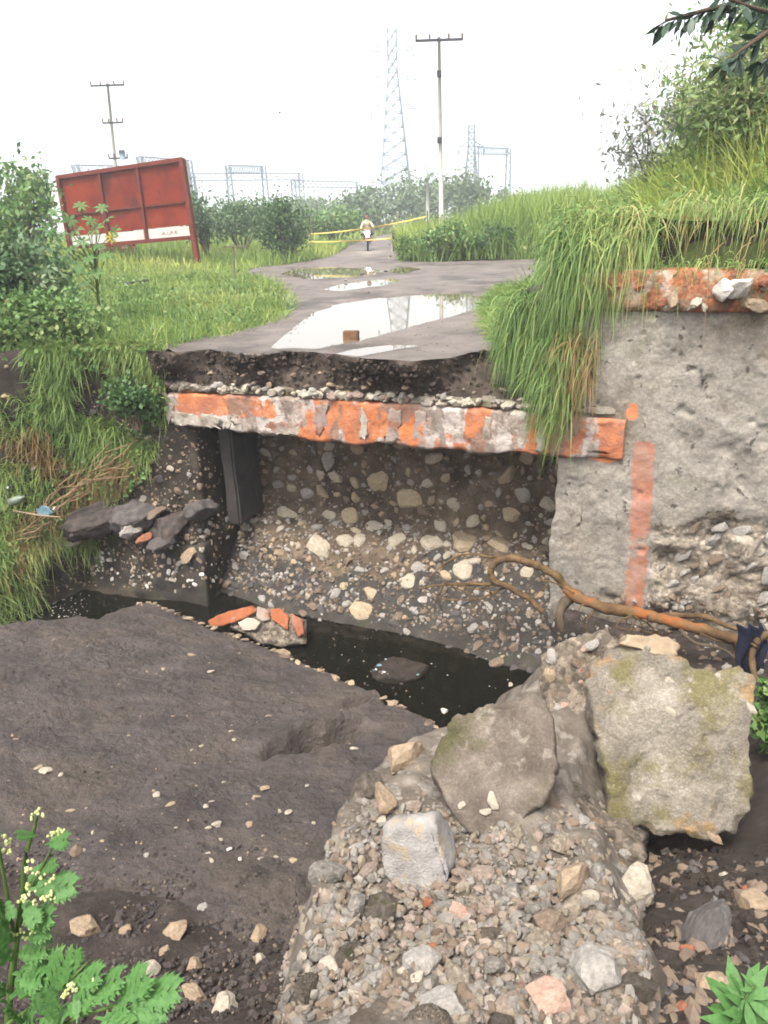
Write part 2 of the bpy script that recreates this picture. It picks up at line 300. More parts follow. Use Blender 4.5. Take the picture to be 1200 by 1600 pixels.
# ------------------------------------------------------------------ rocks
def rock_verts(seed, sub=2, nclip=14, rough=.10):
    bm = bmesh.new(); bmesh.ops.create_icosphere(bm, subdivisions=sub, radius=1.0)
    v = np.array([x.co[:] for x in bm.verts]); f = np.array([[q.index for q in p.verts] for p in bm.faces]); bm.free()
    r = np.random.default_rng(seed)
    for _ in range(nclip):
        d = r.normal(size=3); d /= np.linalg.norm(d); h = r.uniform(.46, .86); s = v @ d; m = s > h
        v[m] -= np.outer(s[m] - h, d)
    v = v * (1 + rough * fbm(v + seed * 3.1, 1.8, 3)[:, None] + rough * .6 * fbm(v + seed * 1.7, 4.5, 3)[:, None])
    return v, f
ROCKS = [mesh_np('rock_form', *rock_verts(s, 2), smooth=False) for s in range(16)]
ROCKS_S = [rock_verts(100 + s, 1, 10, .05) for s in range(10)]
FLATROCKS = [mesh_np('rock_form_rough', *rock_verts(50 + s, 3, 18, .11), smooth=False) for s in range(7)]
HERO = []
for q_ in range(4):
    v_, f_ = rock_verts(300 + q_, 4, 12, .07); v_ = v_ + (.03 * fbm(v_, 5, 4) + .012 * fbm(v_, 13, 3))[:, None] * v_; HERO.append(mesh_np('boulder_form', v_, f_))
for me in ROCKS + FLATROCKS + HERO: me.materials.append(None)
def frame(nrm, twist=0.):
    n_ = Vector(nrm).normalized(); a = n_.orthogonal().normalized(); b = n_.cross(a)
    c, s = math.cos(twist), math.sin(twist); x = a*c + b*s; y = n_.cross(x)
    return Matrix((x, y, n_)).transposed()
def rock(name, loc, size, m, parent=None, nrm=None, twist=None, mesh=None):
    me = mesh or random.choice(ROCKS)
    o = bpy.data.objects.new(name, me); COL.objects.link(o)
    o.material_slots[0].link = 'OBJECT'; o.material_slots[0].material = m
    if not hasattr(size, '__len__'): size = (size,)*3
    tw = random.uniform(0, 6.28) if twist is None else twist
    R = frame(nrm, tw) if nrm is not None else Matrix.Rotation(tw, 3, 'Z') @ Matrix.Rotation(random.uniform(-.5, .5), 3, 'X')
    M4 = Matrix.Translation(Vector(loc)) @ R.to_4x4() @ Matrix.Diagonal((*size, 1))
    if parent is not None: set_parent(o, parent)
    o.matrix_basis = M4
    return o
def rock_cloud(name, pts, sizes, m, parent=None, kind='stuff', flat=None):
    vs = []; fs = []; b = 0
    for p, s in zip(pts, sizes):
        v, f = ROCKS_S[random.randrange(10)]; R = np.array(Matrix.Rotation(random.uniform(0, 6.28), 3, (random.gauss(0,1), random.gauss(0,1), random.gauss(0,1)+.01)))
        vs.append((v * (s*random.uniform(.7,1.3), s*random.uniform(.7,1.3), s*random.uniform(.5,1))) @ R.T + p); fs.append(f + b); b += len(v)
    return link(name, mesh_np(name, np.concatenate(vs), np.concatenate(fs), False), m, parent, kind)

# star-shaped plate: outline on one side, thickness along -nrm, rough broken sides
def plate(outline, nrm, thick, rings=14, per=6, jag=.015, bumpf=None, front=.01, side=.03, seed=0, taper=.1):
    O = np.array(outline, float); nrm = np.array(nrm, float); nrm /= np.linalg.norm(nrm)
    pts = []
    for a, b in zip(O, np.roll(O, -1, 0)):
        for k in range(per): pts.append(a + (b - a) * k / per)
    pts = np.array(pts); c = pts.mean(0); n = len(pts)
    rad = (pts - c) / np.maximum(np.linalg.norm(pts - c, axis=1, keepdims=True), 1e-6)
    pts = pts + rad * (jag * fbm(pts + seed, 1.2 / max(jag * 3, 1e-3), 3))[:, None]
    rows = []
    for k in range(1, rings + 1):
        s = k / rings; q = c + (pts - c) * s
        h = front * fbm(q + seed, 4, 5) + (bumpf(q) if bumpf else 0)
        if k == rings: h = h - thick * .08
        rows.append(q + np.outer(h, nrm))
    ns = 6
    for k in range(1, ns + 1):
        t = k / ns; q = c + (pts - c) * (1 - taper * t * t); q = q - nrm * thick * t
        q = q + rad * (side * fbm(q + seed + 9, 9, 4))[:, None]; rows.append(q)
    rows.append(np.tile(c - nrm * thick, (n, 1)))
    V = np.concatenate([[c + nrm * ((bumpf(c[None])[0] if bumpf else 0) + front * fbm(c[None] + seed, 4, 5)[0])]] + rows); nr = len(rows)
    fs = []
    i = np.arange(n); j = (i + 1) % n
    tri = np.stack([np.zeros(n, int), 1 + i, 1 + j, 1 + j], -1)
    fs.append(tri[:, :])
    for r in range(nr - 1):
        a = 1 + r * n; b = a + n; fs.append(np.stack([a + i, b + i, b + j, a + j], -1))
    F = np.concatenate(fs)
    me = bpy.data.meshes.new('plate'); me.from_pydata(V.tolist(), [], [tuple(dict.fromkeys(q)) for q in F.tolist()]); me.validate()
    bm = bmesh.new(); bm.from_mesh(me); bmesh.ops.recalc_face_normals(bm, faces=bm.faces); bm.to_mesh(me); bm.free()
    me.polygons.foreach_set('use_smooth', [True] * len(me.polygons)); return me
def plate_px(name, px, fn, nrm, thick, m, parent=None, **k): return link(name, plate([fn(*p) for p in px], nrm, thick, **k), m, parent)

# ------------------------------------------------------------------ plan of the far bank
def poly_sd(x, y, poly):                                            # signed distance, positive inside
    P = np.array(poly, float); x = np.asarray(x, float); y = np.asarray(y, float); d = np.full(x.shape, 1e9); ins = np.zeros(x.shape, bool)
    for (x0, y0), (x1, y1) in zip(P, np.roll(P, -1, 0)):
        dx, dy = x1 - x0, y1 - y0; t = np.clip(((x - x0) * dx + (y - y0) * dy) / (dx*dx + dy*dy + 1e-12), 0, 1)
        d = np.minimum(d, np.hypot(x - x0 - t * dx, y - y0 - t * dy))
        with np.errstate(divide='ignore', invalid='ignore'):
            ins ^= ((y0 > y) != (y1 > y)) & (x < (x1 - x0) * (y - y0) / (y1 - y0 + 1e-15) + x0)
    return np.where(ins, d, -d)
edge_px = [(272,555),(300,550),(330,548),(365,553),(400,557),(450,550),(490,553),(540,560),(590,566),(640,570),(670,567),(700,562),(745,551),(790,543)]
edge = [at_z(*p, .02)[:2] for p in edge_px]
BX = [-400,-60,-13,-9,-7,-5.9,-4.3,-3.2,-2.85] + [p[0] for p in edge] + [1.95, 2.3, 4, 8, 60, 400]
BY = [12,10,8.4,9.0,9.7,10.45,10.6,10.35,10.2] + [p[1] for p in edge] + [9.0, 8.35, 7.7, 6.15, 0, 0]
def Yb(x): return np.interp(x, BX, BY)
ROAD = [tuple(p) for p in edge][::-1]
ROAD = [(1.95, 9.2)] + ROAD + [(-2.9, 10.6), (-2.35, 11.4), (-1.75, 13.0), (-1.75, 15.0), (-2.0, 17.2), (-2.9, 20.5), (-4.6, 26.5), (-4.2, 29.0), (-2.6, 32.5), (-1.9, 37), (-1.6, 43), (-1.5, 52), (0.0, 70), (4, 100), (7, 100), (2.6, 70), (1.2, 52), (1.0, 43), (.9, 36), (.75, 30.2), (2, 28.6), (5, 27.5), (9, 27.5), (16, 28), (16, 24), (9, 23.4), (6.2, 22.6), (4.3, 21.5), (3.0, 17.5), (2.25, 14.0), (1.85, 10.8)]
pud1 = [(443,541),(470,515),(500,490),(540,474),(600,466),(660,460),(720,459),(750,467),(735,482),(690,497),(640,508),(590,523),(555,534),(500,543)]
pud2 = [(440,430),(462,420),(520,417),(560,419),(598,424),(575,431),(530,434),(480,436)]
pud3 = [(505,452),(545,443),(610,436),(625,440),(590,448),(530,456)]
pud4 = [(530,553),(560,545),(620,539),(650,541),(610,548),(560,557)]
pud5 = [(600,424),(630,417),(655,420),(630,427)]
def pl(px): return [tuple(at_z(*p, 0)[:2]) for p in px]
PUDS = [pl(p) for p in (pud1, pud2, pud3, pud4, pud5)]
def gz(x, y):                                                       # far ground height (without the road)
    x = np.asarray(x, float); y = np.asarray(y, float)
    p = np.stack([x, y, 0 * x], -1)
    z = .06 * fbm(p, .5, 4) + .02
    toe = np.interp(y, [6, 9, 9.8, 14.5, 18, 21.5, 23], [1.2, 1.55, 2.0, 2.6, 3.3, 4.8, 7])
    h = 1.45 * sstep((x - toe) / 2.3) * sstep(23 - y, 0, 3)
    h = h + .95 * sstep(x - .1 * (y - 8), 3.2, 6.5) * sstep(23 - y, 0, 3) * sstep(y, 6, 9.5)
    v = (x - P0[0]) * EN[0] + (y - P0[1]) * EN[1]
    cap = .55 + .45 * sstep(x, 2.5, 3.0)
    h = np.where((x > 2.2) & (y < 12), np.maximum(h, .5) * sstep(v, .15, .7) + np.minimum(h, cap * .9) * (1 - sstep(v, .15, .7)), h)
    z = z + 1.25 * sstep(x - .13 * np.maximum(y - 28, 0), 1.2, 7) * sstep(y, 26.8, 31) * sstep(75 - y, 0, 20)
    z = z + h + .35 * sstep(-x - 5, 0, 6) * sstep(y, 12, 16)
    return z
def roadz(x, y):
    p = np.stack([np.asarray(x, float), np.asarray(y, float), 0 * np.asarray(x, float)], -1)
    z = .035 + .035 * fbm(p, .55, 3) + .012 * fbm(p, 3.5, 4)
    for P in PUDS: sd_ = poly_sd(x, y, P); k = sstep(sd_, -.35, .3); z = z * (1 - k) + (-.05) * k
    return z

# ------------------------------------------------------------------ ground, road, puddles
xs = np.concatenate([[-1200,-600,-300,-150,-80,-50,-35,-25,-18], np.arange(-14, 14.01, .2), [18,25,35,50,80,150,300,600,1200]])
ts = np.concatenate([np.arange(0, 22, .25), np.arange(22, 60, 2), [60,70,85,100,130,170,230,320,450,700,1190]])
X, T = np.meshgrid(xs, ts); Y = Yb(X) + T
Z = gz(X, Y); rsd = poly_sd(X, Y, ROAD); Z = np.where(rsd > -.15, np.minimum(Z, .02) - .22 * sstep(rsd, -.15, .1), Z)
link('ground', mesh_np('ground', np.stack([X, Y, Z], -1), grid_faces(len(ts), len(xs))), M_ground, kind='structure')
xs = np.arange(-6, 9.01, .075); ts = np.concatenate([np.arange(0, 10, .07), np.arange(10, 24, .16), np.arange(24, 96, 1.0)])
X, T = np.meshgrid(xs, ts); Y = Yb(X) + T; rsd = poly_sd(X, Y, ROAD)
Z = roadz(X, Y); Z = Z - .5 * sstep(-rsd, .05, .5)
keep = (rsd > -.6).ravel(); F = grid_faces(len(ts), len(xs)); F = F[keep[F].all(1)]
road = link('dirt_road', mesh_np('dirt_road', np.stack([X, Y, Z], -1), F), M_road, kind='structure')
for k, P in enumerate(PUDS):
    c = np.mean(P, 0); V = [(*c, .004)] + [(*(c + (np.array(p) - c) * 1.12), .004) for p in P]; n = len(P)
    MB().add(V, [(0, 1 + i, 1 + (i + 1) % n) for i in range(n)]).build('puddle', M_puddle, kind='structure')

# broken edge of the road fill above the beam
UB = np.linspace(-.12, 5.9, 240)
ex = np.array([to_uv((*p, 0)) for p in edge]); 
def v_edge(u): return np.interp(u, ex[:, 0], ex[:, 1])
prof = np.linspace(0, 1, 26); V = []
for t in prof:
    u = UB; ve = v_edge(u); z = .04 * (1 - t) - .50 * t
    v = ve * (1 - sstep(t, .1, .95)) + .05 * sstep(t, .1, .95) + .10 * np.sin(t * 3.14) * (.5 + .5 * vnoise(np.stack([u * 1.3, 0*u, 0*u], -1)))
    P = P0 + np.outer(u, EU) + np.outer(v, EN); P[:, 2] = z
    if t > 0:
        d = fbm(P, 3.2, 5) * .07; P = P - np.outer(d, EN); P[:, 2] += .5 * fbm(P + 5, 4, 3) * .06 * (1 if t < .97 else 0)
    else: P[:, 2] = roadz(P[:, 0], P[:, 1]) + .003
    V.append(P)
me = mesh_np('road_embankment', np.array(V), grid_faces(26, 240, True)); me.materials.append(M_fill); me.materials.append(M_conc); VA = np.array(V); tt_ = np.broadcast_to(prof[:, None], VA.shape[:2]) + .07 * fbm(VA, 2.6, 4)
me.polygons.foreach_set('material_index', (tt_[:-1, :-1].ravel() > .83).astype(np.int32)); ef = link('road_embankment', me, None, kind='structure')
for i in range(230):                                                # stones showing in the cut
    u = random.uniform(0, 5.3); t = random.betavariate(3.2, .9) if i % 3 == 0 else random.uniform(.84, 1.0); ve = float(v_edge(u)); s = .018 + .075 * random.random() ** 1.6 * t
    v = ve * (1 - sstep(t, .1, .95)) + .05 * sstep(t, .1, .95)
    rock('stone', uvz(u, v - .02, .02 - .50 * t), (s*1.3, s, s*.8), random.choice([M_s_pale, M_s_pale, M_s_grey, M_s_pale, M_pinkgrey] if t > .8 else [M_s_brown, M_s_tan, M_s_brown]), ef)

_u = RNG.uniform(-.05, 5.3, 900); _t = RNG.uniform(0, .85, 900) ** 1.4; _v = v_edge(_u) * (1 - sstep(_t, .1, .95)) + .05 * sstep(_t, .1, .95)
rock_cloud('soil_clods', [uvz(a, b - .02, .03 - .5 * c) for a, b, c in zip(_u, _v, _t)], [.008 + .04 * random.random() ** 2 for _ in _u], M_fill)
# ------------------------------------------------------------------ painted beam
beam = thing('bridge_beam', 'broken concrete bridge beam with peeling orange and white paint spanning the gap', 'beam', uvz(3, 0, -.95))
def beam_zb(u): return np.interp(u, [0, .7, 1.5, 3, 4.5, 6.0], [HW(262,664)[2], HW(345,670)[2], HW(420,678)[2], HW(600,697)[2], HW(800,712)[2], HW(960,722)[2]])
def beam_zt(u): return np.interp(u, [0, .7, 2, 3, 4.5, 6.0], [HW(262,615)[2], HW(345,618)[2], HW(470,622)[2], HW(600,630)[2], HW(800,642)[2], HW(960,656)[2]])
NU = 420; UU = np.linspace(0, 6.02, NU); loop = []
def bprof(u):
    zt, zb = beam_zt(u), beam_zb(u); return zt, zb
rows = []
KK = [(.42, 0), (.2, 0), (.03, 0)] + [(0, .04 + .058 * q) for q in range(16)] + [(.012, .955), (.05, 1), (.2, 1), (.42, 1)]
for (v, k) in KK:
    zt, zb = bprof(UU); z = zt + (zb - zt) * k
    P = P0 + np.outer(UU, EU) + np.outer(np.full_like(UU, v), EN); P[:, 2] = z
    nz = fbm(P, 5, 5); fl_ = sstep(fbm(P + 21, 3.0, 5), .02, .16) * .016; P = P + np.outer(nz * .012 - fl_ * (v < .03), EN); P[:, 2] += (.05 * fbm(P + 3, 2.6, 5) * (k > .85)) + (.012 * fbm(P + 8, 6, 3) * (k < .1))
    rows.append(P)
V = np.array(rows); nr = len(rows); F = grid_faces(nr, NU)
me = bpy.data.meshes.new('beam_body')
caps = [tuple(r * NU for r in range(nr)), tuple(r * NU + NU - 1 for r in range(nr - 1, -1, -1))]
me.from_pydata(V.reshape(-1, 3).tolist(), [], F.tolist() + caps); me.polygons.foreach_set('use_smooth', [True] * len(me.polygons))
q_ = np.stack([np.tile(UU, nr), np.zeros(nr * NU), np.repeat([k for _, k in KK], NU)], -1); left_ = sstep(1.9 - q_[:, 0], 0, .5)
streak = fbm(q_ * np.array([2.6, 1, .5]), 1.5, 4); up_ = sstep(.62 - q_[:, 2] + .12 * streak, -.05, .12)
attr(me, 'grime', .36 + .5 * fbm(q_ * np.array([3, 1, .6]) + 30, 2, 4)); attr(me, 'orange', np.clip(.56 + .28 * sstep(q_[:, 0], 3.6, 4.6) + 1.0 * streak * (1 - left_) + left_ * (up_ * .75 - .52 + .5 * streak), 0, 1)); attr(me, 'white', np.clip(.35 + 1.2 * fbm(q_ * np.array([2.6, 1, .5]) + 9, 1.7, 3) + .35 * left_, 0, 1))
link('beam_body', me, M_beam, beam)
def bpatch(x0, x1, t0, t1, m, seed, lean=0., th=.014):
    """peeling patch between photo columns x0..x1 and the fractions t0..t1 of the beam's height"""
    r = random.Random(seed); u0, _ = to_uv(HW(x0, 660)); u1, _ = to_uv(HW(x1, 670)); pts = []
    def q(a, b):
        u = u0 + (u1 - u0) * a + lean * (b - .5); zt, zb = float(beam_zt(u)), float(beam_zb(u)); t = t0 + (t1 - t0) * b
        return uvz(u, -.012 - .004 * r.random(), zt + (zb - zt) * t)
    n = max(3, int((u1 - u0) / .07)); 
    for i in range(n): pts.append(q(i / n, r.uniform(-.02, .1)))
    for i in range(4): pts.append(q(1 + r.uniform(-.12, .08), i / 4 + .05))
    for i in range(n): pts.append(q(1 - i / n, 1 - r.uniform(-.04, .28)))
    for i in range(4): pts.append(q(r.uniform(-.08, .12), 1 - i / 4 - .05))
    return link('paint_patch', plate(pts, -EN, th, rings=5, per=4, jag=.03, front=.006, side=.006, seed=seed), m, beam)
B = [(262,276,.0,.97,M_white),(270,345,.55,1.0,M_white),(347,362,.5,.98,M_white),(400,455,.66,.98,M_pinkgrey),(362,402,.42,.8,M_beam),(440,472,.72,.96,M_white),(494,514,.06,.95,M_pinkgrey),
     (562,576,.1,.95,M_white),(604,626,.05,.95,M_pinkgrey),(646,668,.1,.95,M_pinkgrey),(756,768,.1,.7,M_white),(806,820,.3,.95,M_pinkgrey),(840,854,.2,.9,M_white)]
for k, (a, b, t0, t1, m) in enumerate(B): bpatch(a, b, t0, t1, m, 40 + k, lean=(-.04 if a > 490 else 0.02))
# deck behind the beam: what the beam carries
MB().add([tuple(uvz(u, v, z)) for u in (-.05, 6.0) for v in (.40, 1.9) for z in (-1.02, -.52)],
         [(0,1,3,2),(4,6,7,5),(0,4,5,1),(2,3,7,6),(0,2,6,4),(1,5,7,3)]).build('deck_slab', M_conc_d, beam)

# ------------------------------------------------------------------ abutment wall under the beam, with its stones
PR = np.array([(1.25, -.93), (1.25, -2.5), (1.2, -2.66), (.86, -2.74), (.62, -2.95), (.25, -3.3), (-.25, -3.62), (-.75, -4.0)])
PL = np.concatenate([[0], np.cumsum(np.linalg.norm(np.diff(PR, axis=0), axis=1))]); PL /= PL[-1]
def abut(u, t, disp=True):
    u = np.asarray(u, float); t = np.asarray(t, float); v = np.interp(t, PL, PR[:, 0]); z = np.interp(t, PL, PR[:, 1])
    k = sstep(z, -2.75, -3.2) if False else np.clip((-2.7 - z) / .9, 0, 1)
    v = v - k * .35 * sstep(u, 3.3, 5.2) + k * .25 * sstep(2.0 - u, 0, 1.6)
    P = P0 + u[..., None] * EU + v[..., None] * EN; P[..., 2] = z
    if disp: d = .05 * fbm(P, 2.2, 5); P = P - d[..., None] * EN
    return P
U, Tt = np.meshgrid(np.linspace(.3, 6.3, 150), np.linspace(0, 1, 90))
abw = thing('abutment_wall', 'rough stone masonry abutment wall in the shade under the painted beam', 'stone wall', uvz(3, 1.2, -3.6))
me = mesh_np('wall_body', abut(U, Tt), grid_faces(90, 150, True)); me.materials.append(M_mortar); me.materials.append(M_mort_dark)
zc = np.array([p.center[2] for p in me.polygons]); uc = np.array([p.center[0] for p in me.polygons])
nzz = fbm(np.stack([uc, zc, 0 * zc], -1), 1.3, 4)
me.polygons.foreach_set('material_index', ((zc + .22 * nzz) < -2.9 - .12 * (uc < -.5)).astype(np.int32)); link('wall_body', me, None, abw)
def abut_nrm(u, t):
    a = abut(np.array([u]), np.array([max(t - .02, 0)]), False)[0]; b = abut(np.array([u]), np.array([min(t + .02, 1)]), False)[0]
    d = np.cross(b - a, EU); d = d / np.linalg.norm(d); return d if d @ EN < 0 or d[2] > 0 else -d
placed = []
def try_place(u, s, r, gap=.85):
    for (a, b, c) in placed:
        if (a - u) ** 2 + (b - s) ** 2 < (gap * (c + r)) ** 2: return False
    placed.append((u, s, r)); return True
LEN = float(np.sum(np.linalg.norm(np.diff(PR, axis=0), axis=1)))
# stones that stand out in the photograph, at their places
hero = [(447,803,20,M_s_pale),(591,757,24,M_s_tan),(640,783,22,M_s_tan),(482,735,10,M_s_grey),(500,742,11,M_s_grey),(510,805,16,M_s_grey),(480,770,14,M_s_grey),(450,765,11,M_s_pale),
        (545,808,18,M_s_tan),(588,820,17,M_s_grey),(738,812,15,M_s_pale),(690,822,15,M_s_grey),(710,790,13,M_s_grey),(795,802,22,M_s_tan),(812,772,16,M_s_grey),(855,788,15,M_s_grey),
        (677,848,19,M_s_pale),(725,842,25,M_s_tan),(783,848,22,M_s_tan),(500,850,26,M_s_pale),(540,840,18,M_s_pale),(390,740,15,M_s_grey),(405,780,13,M_s_grey),(430,735,8,M_s_grey),
        (735,770,12,M_s_brown),(660,800,12,M_s_brown),(760,755,12,M_s_brown),(620,845,15,M_s_grey),(568,955,20,M_s_tan),(580,925,12,M_s_tan),(718,890,19,M_s_grey),(825,895,12,M_s_pale),(655,888,14,M_s_grey),(640,905,13,M_s_pale),(535,915,9,M_s_tan),(560,845,14,M_s_pale)]
def hero_at(px, py):
    best = None
    for i in range(60):
        t = i / 59.
        d = ray(px, py); 
        # find u where the ray meets the row t
        z = np.interp(t, PL, PR[:, 1]); s = (z - CAM_H) / d[2]; p = C0 + d * s; u, v = to_uv(p)
        vv = to_uv(abut(np.array([u]), np.array([t]), False)[0])[1]
        if best is None or abs(v - vv) < best[0]: best = (abs(v - vv), u, t)
    return best[1], best[2]
M_lime = rockmat('limestone', (.36, .32, .25), (.50, .455, .37), (.60, .555, .47), dim=.6); M_limet = rockmat('tan_limestone', (.30, .24, .165), (.42, .35, .25), (.52, .45, .34), dim=.66)
nst = 0
for (px, py, r, m) in hero:
    r *= 1.2; m = {M_s_pale: M_lime, M_s_tan: M_limet, M_s_grey: random.choice([M_lime, M_s_grey, M_s_pale])}.get(m, m)
    u, t = hero_at(px, py); R = r / 1155 * 10.0 * 1.0; placed.append((u, t * LEN, R)); nr_ = abut_nrm(u, t)
    rock('stone', abut(np.array([u]), np.array([t]))[0] - nr_ * R * .12, (R * 1.1, R * random.uniform(.85, 1.05), R * .55), m, abw, nr_); nst += 1
tries = 0
while nst < 300 and tries < 40000:
    tries += 1; u = random.uniform(.45, 5.75); t = random.random() ** .8; z = np.interp(t, PL, PR[:, 1])
    up = z > -2.6
    r = random.uniform(.06, .15) if up else random.choice([random.uniform(.04, .07), random.uniform(.055, .11)])
    if up and random.random() < .3: continue
    if not try_place(u, t * LEN, r, .92 if up else .7): continue
    nr_ = abut_nrm(u, t)
    m = random.choice([M_limet, M_s_brown, M_s_grey, M_s_tan, M_lime] if up else ([M_s_grey, M_s_tan, M_s_brown, M_s_pale, M_limet, M_lime, M_s_dark] if z > -3.15 + .15 * math.sin(u * 3) else [M_s_dark, M_s_brown, M_s_dark, M_s_grey, M_s_dark]))
    rock('stone', abut(np.array([u]), np.array([t]))[0] - nr_ * r * .05, (r*1.25, r*.85, r*.75), m, abw, nr_, twist=None if up else None); nst += 1
big = [[], [], [], []]; nb = 0; tries = 0
while nb < 420 and tries < 30000:
    tries += 1; u = random.uniform(.45, 5.75); t = random.uniform(.02, .80); r = random.uniform(.035, .10)
    if try_place(u, t * LEN, r, .78): big[nb % 4].append((abut(np.array([u]), np.array([t]))[0], r)); nb += 1
for q_, m in zip(big, (M_s_brown, M_s_tan, M_s_grey, M_s_brown)): rock_cloud('wall_stones', [a for a, _ in q_], [b for _, b in q_], m, abw)
pts = []; szs = []
for i in range(2600):
    u = random.uniform(.4, 5.8); t = random.uniform(.1, .82) if i < 1900 else random.uniform(.6, .98)
    pts.append(abut(np.array([u]), np.array([t]))[0]); szs.append(random.uniform(.012, .034))
pp_ = [abut(np.array([random.uniform(.4, 5.8)]), np.array([random.uniform(.42, .80)]))[0] for _ in range(900)]
rock_cloud('small_stones', pp_[:400], [random.uniform(.025, .055) for _ in range(400)], M_s_grey, abw); rock_cloud('small_stones', pp_[400:], [random.uniform(.025, .05) for _ in range(500)], M_s_brown, abw)
rock_cloud('small_stones', pts[:1000], szs[:1000], M_s_brown, abw); rock_cloud('small_stones', pts[1000:1300], szs[1000:1300], M_s_tan, abw); rock_cloud('small_stones', pts[1300:1900], szs[1300:1900], M_s_grey, abw); rock_cloud('small_stones', pts[1900:], szs[1900:], M_s_dark, abw)

# short concrete pier under the left end of the beam
pier = thing('concrete_pier', 'dark concrete pier under the left end of the painted beam', 'pier', HW(365, 800, .5))
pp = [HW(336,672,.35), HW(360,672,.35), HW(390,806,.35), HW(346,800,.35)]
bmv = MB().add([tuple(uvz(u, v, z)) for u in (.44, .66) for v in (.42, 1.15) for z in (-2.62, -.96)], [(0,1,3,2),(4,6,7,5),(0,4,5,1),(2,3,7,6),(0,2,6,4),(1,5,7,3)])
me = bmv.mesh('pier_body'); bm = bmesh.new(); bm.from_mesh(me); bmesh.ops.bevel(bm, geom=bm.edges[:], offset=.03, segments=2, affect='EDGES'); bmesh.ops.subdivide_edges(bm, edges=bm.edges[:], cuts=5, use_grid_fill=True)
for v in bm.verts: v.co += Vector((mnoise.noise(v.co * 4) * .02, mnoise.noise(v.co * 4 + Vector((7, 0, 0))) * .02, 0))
bm.to_mesh(me); bm.free(); link('pier_body', me, mat('dark_concrete', [(.3, (.035, .032, .033)), (.7, (.085, .078, .076))], 3, 8, .9, .4, 24), pier)  # pier is two dark greys mottled by noise
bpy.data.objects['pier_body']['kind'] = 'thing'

# ------------------------------------------------------------------ grey headwall on the right, coping, painted stripe
wall = thing('headwall', 'grey plastered headwall with a faded orange stripe right of the beam', 'wall', HW(1050, 950, .1))
VW = .06
def wall_bot(u): return np.interp(u, [5.2, 12], [-3.7, -3.5])
us = np.concatenate([[5.28, 5.285], np.linspace(5.3, 11.5, 300)]); zs = np.linspace(0, 1, 170)
Uw, Tw = np.meshgrid(us, zs); ZT = .60; Zw = wall_bot(Uw) * (1 - Tw) + ZT * Tw
Pw = P0 + Uw[..., None] * EU + VW * EN[None, None]; Pw = np.broadcast_to(Pw, Uw.shape + (3,)).copy(); Pw[..., 2] = Zw
lower = sstep(-Zw + .25 * fbm(Pw + 3, 1.3, 4), 1.5, 1.75) * sstep(Uw, 6.35, 6.5)
d = .018 * fbm(Pw, 3, 5) + .006 * fbm(Pw, 14, 3) - .09 * sstep(fbm(Pw, 1.1, 4), .35, .8) * .6 - lower * (.04 + .07 * fbm(Pw, 4, 5))
d = d - .03 * sstep(fbm(Pw + 31, 4.5, 3), .8, .95); cr_ = fbm(Pw + np.array([70, 0, 0]), .9, 5); d = d - .045 * np.exp(-(cr_ / .012) ** 2) * sstep(fbm(Pw + 90, .7, 2), -.1, .2) - .014 * sstep(fbm(Pw + 55, 1.7, 5), .12, .17)
Pw = Pw - d[..., None] * EN; Pw[:, 0] += EN * 1.3; Pw[:, 1] += EN * .02
ul = np.interp(Zw[:, 0], [-3.2, -1.2, -.95, -.9, .6], [0, .0, 0, .42, .50]); 
for c in range(3): Pw[:, c] += np.outer(ul, EU) + 0
Pw = Pw + (.05 * fbm(Pw + 5, 2.5, 4) * (Uw < 5.6))[..., None] * EU
hw = link('wall_body', mesh_np('wall_body', Pw, grid_faces(170, len(us))), M_plaster, wall)
me = hw.data; me.materials.append(mat('exposed_rubble_masonry', [(.3, (.13, .108, .085)), (.52, (.25, .22, .185)), (.72, (.37, .34, .30))], 4, 9, .95, 1., 16, [((.08, .065, .05), 1.6, .54, .68, .7)], agg=(26, .8), dim=.75))
def seg_att(px, w, soft):
    q = np.array([to_uv(HW(a, b, VW))[0] for a, b in px]); zz = np.array([HW(a, b, VW)[2] for a, b in px]); o = np.argsort(zz)
    du = np.abs((Pw - P0) @ EU - np.interp(Zw, zz[o], q[o])); return (1 - sstep(du, w - soft, w + soft)) * (1 - sstep(Zw, zz.max() - .04, zz.max() + .06)) * sstep(Zw, zz.min() - .06, zz.min() + .04)
attr(hw.data, 'stripe', (seg_att([(1008, 690), (1003, 760), (1000, 815), (997, 865), (992, 915), (989, 948)], .125, .045) * (.72 + .25 * fbm(Pw, 2.5, 3))).ravel())
attr(hw.data, 'rustspot', np.maximum(seg_att([(988, 630), (988, 655)], .07, .05) * .8, seg_att([(945, 660), (940, 722)], .16, .08) * .8).ravel())
lf = ((Zw < -1.62 + .25 * fbm(Pw + 3, 1.3, 4) + .08 * fbm(Pw, 6, 3)) & (Uw > 6.42))[:-1, :-1].ravel(); me.polygons.foreach_set('material_index', lf.astype(np.int32))
for k in range(260):                                                # masonry where the plaster has gone
    u = random.uniform(6.55, 8.6); z = random.uniform(wall_bot(u) + .05, -1.7); r = random.uniform(.04, .14)
    if not try_place(u + 50, z, r, 1.05): continue
    rock('stone', uvz(u, VW + .06, z), (r*1.5, r*.8, r*.8), random.choice([M_s_grey, M_s_brown, M_s_grey, M_s_grey, M_s_brown]), wall, -EN, twist=random.uniform(-.3, .3))
